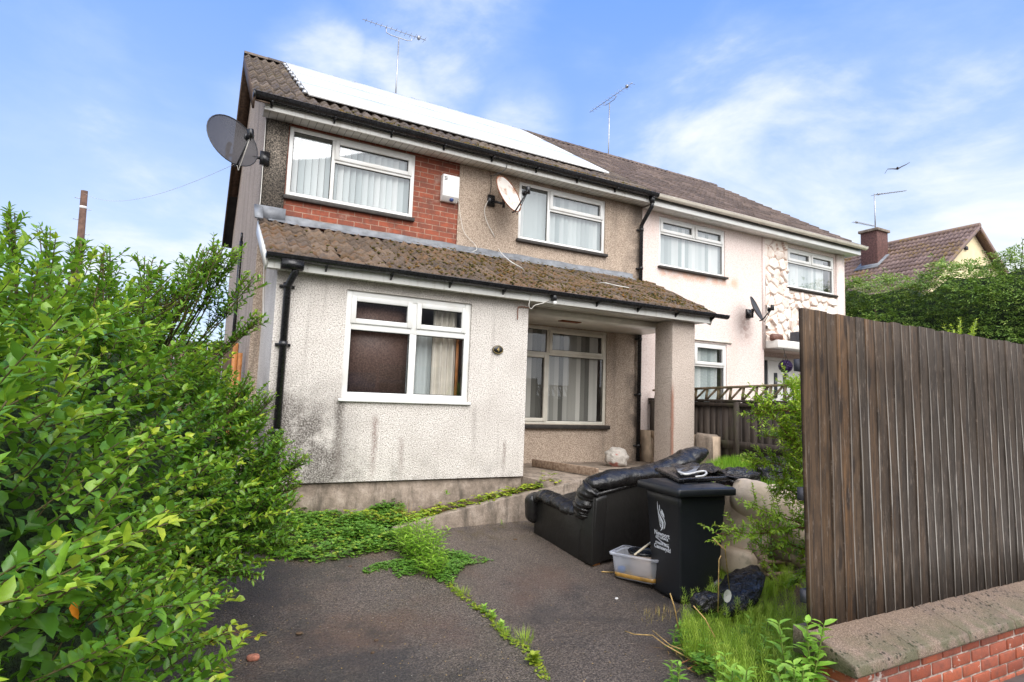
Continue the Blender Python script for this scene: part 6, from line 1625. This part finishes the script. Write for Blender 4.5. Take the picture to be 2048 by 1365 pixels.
# ------------------------------------------------------------------ conifer hedge
def conifer():
    lv = Leaves(); B = thing('conifer_hedge', (13.6, 0, -1), 'big feathery green conifer hedge beyond the pink house on the right', 'hedge')
    def top(v): return 3.22+.10*math.sin(v*2.3)+.12*math.sin(v*5.1+1)+.05*math.sin(v*11)
    u_f = 13.0
    for k in range(8200):
        v = random.uniform(-3.4, 6.5); zt_ = top(v); z = zt_-abs(random.gauss(0, 1))*.9 if random.random() < .45 else random.uniform(-.5, zt_)
        if z < -.6: continue
        depth_ = .8*math.sqrt(max(0, 1-((z-1)/(zt_-.9))**2)) if z > 1 else .8
        bul = .16*math.sin(v*3.1+z*2.2)+.13*math.sin(z*5.1+v*1.3)
        on_top = random.random() < .3 and z > zt_-.6
        u = u_f+.8-depth_-bul-random.random()*.1 if not on_top else u_f+random.uniform(.1, 1.8); 
        if on_top: z = zt_-random.random()*.12
        c = np.array((u, v, z)); out = unit((-1 if not on_top else random.uniform(-1, .3), random.gauss(0, .5), random.uniform(-.25, .65))); r0 = random.uniform(.15, .75)+(.15 if z > zt_-.4 else 0)
        w = unit(np.cross(out, (0, 0, 1))); fr = random.uniform(.14, .26)
        for j in range(13):      # a flat drooping frond
            s = random.random(); lat = random.uniform(-1, 1)*(1-s*.7)*.5; p = c+out*fr*s+w*fr*lat+np.array((0, 0, -.25*fr*s*s+random.gauss(0, .01)))
            lv.add(p, out*.8+w*lat*1.4+RNG.normal(size=3)*.2, unit(np.array((-.3, 0, 1.))+RNG.normal(size=3)*.35), random.uniform(.05, .09), .024, r0+.25*s+random.gauss(0, .08))
    lv.mb(simple_=True, droop=.25).build('foliage', 'conifer_leaf', B)
    mb = MB()
    for v in np.arange(-3.2, 6.4, .8): mb.tube([(u_f+.8, v, -1), (u_f+.8, v+.1, 1), (u_f+.8, v, 2.6)], [.07, .05, .02], 7)
    mb.build('trunks', 'twig_dark', B)
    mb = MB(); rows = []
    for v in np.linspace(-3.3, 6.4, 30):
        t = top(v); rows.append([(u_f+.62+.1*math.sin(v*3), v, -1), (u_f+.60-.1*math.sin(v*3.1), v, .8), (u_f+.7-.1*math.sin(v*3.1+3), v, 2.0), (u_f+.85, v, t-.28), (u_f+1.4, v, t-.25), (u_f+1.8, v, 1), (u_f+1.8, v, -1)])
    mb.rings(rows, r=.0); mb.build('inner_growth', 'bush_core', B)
    lv = Leaves(); st = MB(); T = thing('bare_branch', pu(2040, 545, 14), 'sparse dark twigs rising above the conifer hedge at the right edge', 'branch')
    for (a, b) in (((2035, 545), (2012, 498)), ((2040, 540), (2045, 478)), ((1985, 560), (1966, 500)), ((2005, 560), (1990, 505))):
        A_, B_ = pu(*a, 14.2), pu(*b, 14.2); st.tube([A_, (A_+B_)/2+np.array((0, .03, .03)), B_], [.01, .007, .004], 5)
        for k in range(22):
            t = random.random(); p = A_*(1-t)+B_*t; lv.add(p, rvec()+np.array((0, 0, .3)), rvec(), .07, .03, random.uniform(0, .5))
    st.build('stems', 'twig_dark', T); lv.mb(simple_=True).build('leaves', 'conifer_leaf', T)
conifer()
# ------------------------------------------------------------------ bungalow beyond the hedge
vg = -3.0; ap = pv(1943, 455, vg); rl = pv(1985, 545, vg); ll = pv(1849, 562, vg)
print('bungalow', ap, rl, ll)
u0_ = ap[0]; hz = ap[2]; sl = abs((ap[2]-ll[2])/(ap[0]-ll[0])); hw = (hz-1.6)/sl; zl_ = 1.6
BG = thing('bungalow', (u0_, vg-4, -1), 'cream gabled bungalow with mossy brown tiled roof behind the conifer hedge', 'bungalow')
# roof plane facing left: built on a rotated frame (eave along v)
bl = 15.0
mb = tile_roof(0, bl, 0, 0, -hw, hz-zl_, tw=.30, cl=.33, amp=.024, n=8, drop=.03, jit=.006)
Xf = np.eye(4); Xf[:3, 0] = (0, -1, 0); Xf[:3, 1] = (-1, 0, 0); Xf[:3, 2] = (0, 0, 1); Xf[:3, 3] = (u0_-hw, vg+.25, zl_)
rfb = mb.build('roof', 'tiles_bungalow', BG, xform=Xf)
mb = MB(); mb.add([(u0_, vg+.22, hz-.03), (u0_+hw, vg+.22, zl_-.03), (u0_+hw, vg-bl, zl_-.03), (u0_, vg-bl, hz-.03), (u0_-hw, vg+.22, zl_-.05), (u0_-hw, vg-bl, zl_-.05)], [[0, 1, 2, 3], [0, 3, 5, 4]])
mb.beam((u0_, vg+.23, hz-.05), (u0_+hw, vg+.23, zl_-.05), .05, .12); mb.beam((u0_, vg+.23, hz-.05), (u0_-hw, vg+.23, zl_-.05), .05, .12); mb.tube([(u0_, vg+.25, hz+.01), (u0_, vg-bl, hz+.01)], .09, 10)
mb.build('ridge_and_verge', 'tiles_bungalow', BG)
mb = MB(); mb.add([(u0_, vg, hz-.1), (u0_+hw, vg, zl_-.1), (u0_+hw, vg, -1.5), (u0_-hw, vg, -1.5), (u0_-hw, vg, zl_-.1)], [[0, 1, 2, 3, 4]]); mb.add([(u0_-hw+.3, vg, -1.5), (u0_-hw+.3, vg-bl, -1.5), (u0_-hw+.3, vg-bl, zl_), (u0_-hw+.3, vg, zl_)], [[0, 1, 2, 3]])
mb.build('gable_wall', 'cream_render', BG)
mb = MB(); q = pv(1930, 497, vg); mb.box(q[0]-.08, q[0]+.08, vg+.01, vg+.06, q[2]-.06, q[2]+.06); mb.build('vent', 'dark_fabric', BG)
# chimney stands on the left slope near the ridge
def on_bung(px, py, lift=0):
    r = ray(px, py); k = (hz-zl_)/hw; t = (zl_+lift+(0-(u0_-hw)+EYE[0])*k)/(r[2]-r[0]*k); return EYE+r*t
cb = on_bung(1752, 520); print('chimney', cb)
ct = pv(1750, 463, cb[1])
mb = MB(); cw = .42; mb.box(cb[0]-cw, cb[0]+cw*.6, cb[1]-.3, cb[1]+.3, cb[2]-.6, ct[2]-.1); ch_ = mb.build('chimney', 'chimney_brick', BG, bevel=.01)
mb = MB(); mb.box(cb[0]-cw-.06, cb[0]+cw*.6+.06, cb[1]-.36, cb[1]+.36, ct[2]-.098, ct[2]); mb.build('chimney_cap', 'old_concrete', ch_, bevel=.01)
mb = MB(); k = (hz-zl_)/hw; mb.beam((cb[0]-cw-.25, cb[1], cb[2]-(cw+.25)*k+.06), (cb[0]+.1, cb[1], cb[2]+.1*k+.06), .85, .03); mb.build('chimney_flashing', 'lead', ch_)
mt = pv(1749, 388, cb[1]); A3 = thing('tv_aerial', (mt[0], cb[1], ct[2]), 'television aerial pair on the chimney of the bungalow', 'aerial', 'television aerials')
mb = MB(); mb.tube([(mt[0], cb[1], ct[2]-.1), (mt[0], cb[1], mt[2])], .022, 8); mb.build('mast', 'galvanised', A3)
a, b = pv(1749, 390, cb[1]), pv(1812, 382, cb[1]); yagi(A3, (a+b)/2, b-a, np.linalg.norm(b-a), 12, .16, .009)
a, b = pv(1708, 444, cb[1]), pv(1750, 453, cb[1]); yagi(A3, (a+b)/2, b-a, np.linalg.norm(b-a), 14, .10, .008)
# ------------------------------------------------------------------ telegraph pole and wires, bird
dp = 24.0
pt_ = EYE+ray(169, 382)*dp; pb_ = EYE+ray(158, 520)*dp; dd_ = (pb_-pt_)/(pt_[2]-pb_[2]); bot = pt_+dd_*(pt_[2]+1.8)
TP = thing('telegraph_pole', bot, 'slightly leaning wooden telegraph pole beyond the privet bush', 'telegraph pole')
mb = MB(); mb.tube([bot, pt_], [.17, .12], 12); mb.build('pole', 'pole_wood', TP, smooth=True)
for k, (o, l) in enumerate(((.35, .3), (.75, .25), (1.2, .28), (1.75, .25), (2.3, .25))):
    c = pt_+dd_*o; s = 1 if k % 2 else -1; mb = MB(); mb.tube([c, c+np.array((.32*s*.9, .1, 0))], .014, 5); mb.build('step', 'galvanised', TP)
mb = MB(); mb.tube([pt_+dd_*.62, pt_+dd_*.72], .128, 12); mb.build('band', 'alarm_box', TP)
a = pt_+dd_*.1; b = np.array((UW0-.02, VM-.3, 3.3)); pts = [a*(1-t)+b*t-np.array((0, 0, 1.0))*4*t*(1-t)*.5 for t in np.linspace(0, 1, 14)]
c = cable('telephone_wire', pts, .0035, 'dish_white', n=4); tag(c, 'thin telephone wire sagging from the pole to the brown house', 'wire')
bc = EYE+ray(1795, 337)*30; X = unit(np.cross(ray(1795, 337), (0, 0, 1))); 
mb = MB(); pr_ = [(-.55, -.22), (-.42, .05), (-.22, .02), (0, -.04), (.2, .08), (.38, .16), (.52, .26)]
rows = []
for (a, z) in pr_:
    w = .10*(1-abs(a)/.6)+.03; o = bc-X*a+np.array((0, 0, z*.8)); f_ = unit(ray(1795, 337)+np.array((0, 0, .5))); rows.append([o-f_*w, o+np.array((0, 0, .02)), o+f_*w*.8, o-np.array((0, 0, .012))])
mb.rings(rows); Bd = thing('bird', bc, 'dark gull gliding with bent wings above the bungalow', 'bird'); mb.build('wings', 'bird_dark', Bd)
mb = MB(); f_ = unit(np.cross(X, (0, 0, 1))+np.array((0, 0, -.1))); mb.tube([bc-f_*.24, bc-f_*.1, bc+f_*.12, bc+f_*.22], [.02, .06, .05, .015], 8); mb.build('body', 'bird_dark', Bd)
# ------------------------------------------------------------------ houses across the street (seen only as reflections)
OB = thing('terrace_house', (4, 22, -1.9), 'brown brick terrace across the street reflected in the bay window', 'house')
mb = MB(); mb.box(-12, 14, 20, 26, -2, 3.2); mb.build('wall', 'terrace_brick', OB)
mb = MB(); mb.rings([[(u, 19.6, 3.1), (u, 26.4, 3.1), (u, 23, 5.6)] for u in (-12.3, 14.3)]); mb.build('roof', 'tiles_main', OB)
for u in (-9, -4.5, 0, 4.5, 9):
    mb = MB(); mb.box(u, u+2, 19.94, 19.99, -.4, 1.0); mb.build('window', 'street_glass', OB)
# ------------------------------------------------------------------ small debris on the driveway
mb = MB(); c = pg(505, 1320); rbox(mb, c+up*.012, (.04, .03, .02), n=8, wob=.2, p=3); tag(mb.build('brick_fragment', 'brick_fragment', None, base=c), 'broken pink brick fragment on the asphalt near the bush', 'brick fragment')
for px, py, s, lab in ((598, 1268, .026, 'round dark dirt clump on the asphalt'), (752, 1282, .018, 'dark leaf scrap on the open asphalt'), (745, 1307, .014, 'small dark crumb nearest the middle of the asphalt'), (528, 1267, .02, 'brown leaf scrap near the privet bush'), (700, 1134, .02, 'dark scrap beside the creeping weeds'), (1030, 1080, .024, 'mossy crumb near the left end of the sofa')):
    mb = MB(); c = pg(px, py); rbox(mb, c+up*.004, (s, s*.8, .008), n=7, wob=.3, p=2.4); tag(mb.build('debris', 'twig_dark', None, base=c), lab, 'debris', 'scraps on the driveway')
mb = MB(); c = pg(1233, 1199); rbox(mb, c+up*.005, (.016, .012, .01), n=7, wob=.2, p=3); tag(mb.build('pebble', 'alarm_box', None, base=c), 'white pebble on the asphalt below the storage box', 'pebble')
lv = Leaves()
for k in range(420):
    px, py = random.uniform(420, 1350), random.uniform(1100, 1365); c = pg(px, py)
    if c[0] > 3.2: continue
    lv.add(c+up*.004, (random.gauss(0, 1), random.gauss(0, 1), .05), (0, 0, 1), random.uniform(.005, .016), random.uniform(.004, .010), random.random())
tag(lv.mb(simple_=True).build('grit', 'straw', None, base=(1, 3, -1.7)), 'scattered grit and seed husks on the driveway', 'grit', kind='stuff')
# ------------------------------------------------------------------ sky, sun, camera
w = bpy.data.worlds.new('World'); scene.world = w; w.use_nodes = True; n = NT(w.node_tree); n.n.clear()
out = n.new('ShaderNodeOutputWorld'); bg = n.new('ShaderNodeBackground'); bg.inputs['Strength'].default_value = .085
SUN_EL, SUN_AZ = R(50), None
sd = unit((-.02, .80, .95))      # direction towards the sun in site axes
SUN_EL = math.asin(sd[2]); az = math.atan2(sd[0], -sd[1])   # world x, y
sky = n.new('ShaderNodeTexSky', sky_type='NISHITA'); sky.sun_disc = False; sky.sun_elevation = SUN_EL; sky.sun_rotation = az; sky.air_density = 1.0; sky.dust_density = .6; sky.ozone_density = 2.0
vec = n.new('ShaderNodeTexCoord').outputs['Generated']
x, y, z = n.sep(vec)
base = n.mix(1.0, sky.outputs[0], (1.35, 1.6, 2.2), 'MULTIPLY')
grad = n.ramp(n.mr(z, 0, 1, 0, 1, False), [(0, (5.0, 5.8, 6.9)), (.18, (4.0, 5.0, 6.9)), (.38, (2.4, 3.7, 6.8)), (.6, (1.35, 2.75, 6.6)), (1, (1.0, 2.2, 6.0))])
base = n.mix(.88, base, grad)
zz = n.math('ADD', n.math('MAXIMUM', z, 0.0), .22)
cv = n.new('ShaderNodeCombineXYZ'); n.set(cv.inputs[0], n.math('DIVIDE', x, zz)); n.set(cv.inputs[1], n.math('DIVIDE', y, zz)); n.set(cv.inputs[2], z)
n1 = n.noise(n.mapping(cv.outputs[0], loc=(2.1, .7, 0)), 1.5, 9, .56, .25); n2 = n.noise(n.mapping(vec, (1, 1, 2.2), loc=(4, 1, 0)), 3.2, 8, .6, .4)
acc = None
def blobm(px, py, rad, amp):
    d = ray(px, py); d = unit((d[0], -d[1], d[2]))
    dp_ = n.new('ShaderNodeVectorMath', operation='DOT_PRODUCT'); nv_ = n.new('ShaderNodeVectorMath', operation='NORMALIZE'); n.set(nv_.inputs[0], vec)
    n.set(dp_.inputs[0], nv_.outputs[0]); dp_.inputs[1].default_value = tuple(d)
    return n.math('MULTIPLY', n.mr(dp_.outputs['Value'], math.cos(rad), 1.0), amp)
for px, py, rad, amp in ((1500, 430, .36, .30), (1850, 430, .32, .26), (1900, 200, .36, .16), (640, 140, .11, .24), (760, 200, .12, .20), (880, 70, .18, .12), (90, 250, .10, .10), (220, 270, .09, .12), (130, 45, .08, .08), (330, 500, .24, .18), (1300, 120, .15, .05), (520, 220, .08, .10), (900, 170, .09, .16), (1040, 250, .11, .20)):
    b_ = blobm(px, py, rad, amp); acc = b_ if acc is None else n.math('MAXIMUM', acc, b_)
bk = n.math('MULTIPLY', n.math('MAXIMUM', n.mr(y, .1, -.6), n.math('MULTIPLY', n.mr(x, -.25, -.75), n.mr(y, .62, .3))), .55)     # over-bright cloud added behind the viewer and at left, fill for the fronts
cl = n.math('ADD', n.math('ADD', n.math('MULTIPLY', n1, .55), n.math('MULTIPLY', n2, .5)), n.math('MAXIMUM', acc, bk))
mask = n.mr(cl, .68, .90); soft = n.mr(cl, .54, .84)
col = n.mix(n.math('MULTIPLY', soft, .30), base, (5.8, 6.5, 7.0))
col = n.mix(n.math('MULTIPLY', mask, .9), col, n.mix(n.mr(y, .15, -.55), n.mix(n.mr(n2, .35, .65), (5.9, 6.4, 6.9), (6.7, 6.9, 7.0)), (12.5, 12.6, 12.8)))
n.set(bg.inputs['Color'], col); n.l.new(bg.outputs[0], out.inputs['Surface'])
ld = bpy.data.lights.new('Sun', 'SUN'); ld.energy = 2.1; ld.angle = R(60); ld.color = (1, .965, .93)
lo = bpy.data.objects.new('Sun', ld); COL.objects.link(lo)
lo.rotation_euler = Vector((sd[0], -sd[1], sd[2])).to_track_quat('Z', 'Y').to_euler(); lo.location = (0, -5, 12)
cam = bpy.data.cameras.new('Camera'); co = bpy.data.objects.new('Camera', cam); COL.objects.link(co); scene.camera = co
cam.sensor_width = 36; cam.sensor_fit = 'HORIZONTAL'; cam.lens = F/2048*36; cam.clip_end = 1500; cam.clip_start = .05
# basis from the survey rays
c0 = unit(ray(1024, 682.5)); right = unit(ray(1124, 682.5)-ray(1024, 682.5)); upv = unit(ray(1024, 582.5)-ray(1024, 682.5))
tw = lambda q: Vector((q[0], -q[1], q[2]))
Mx = Matrix((tw(right), tw(upv), -tw(c0))).transposed().to_4x4(); Mx.translation = tw(EYE); co.matrix_world = Mx
scene.view_settings.view_transform = 'Standard'; scene.view_settings.look = 'None'; scene.view_settings.gamma = 1; scene.view_settings.exposure = .92
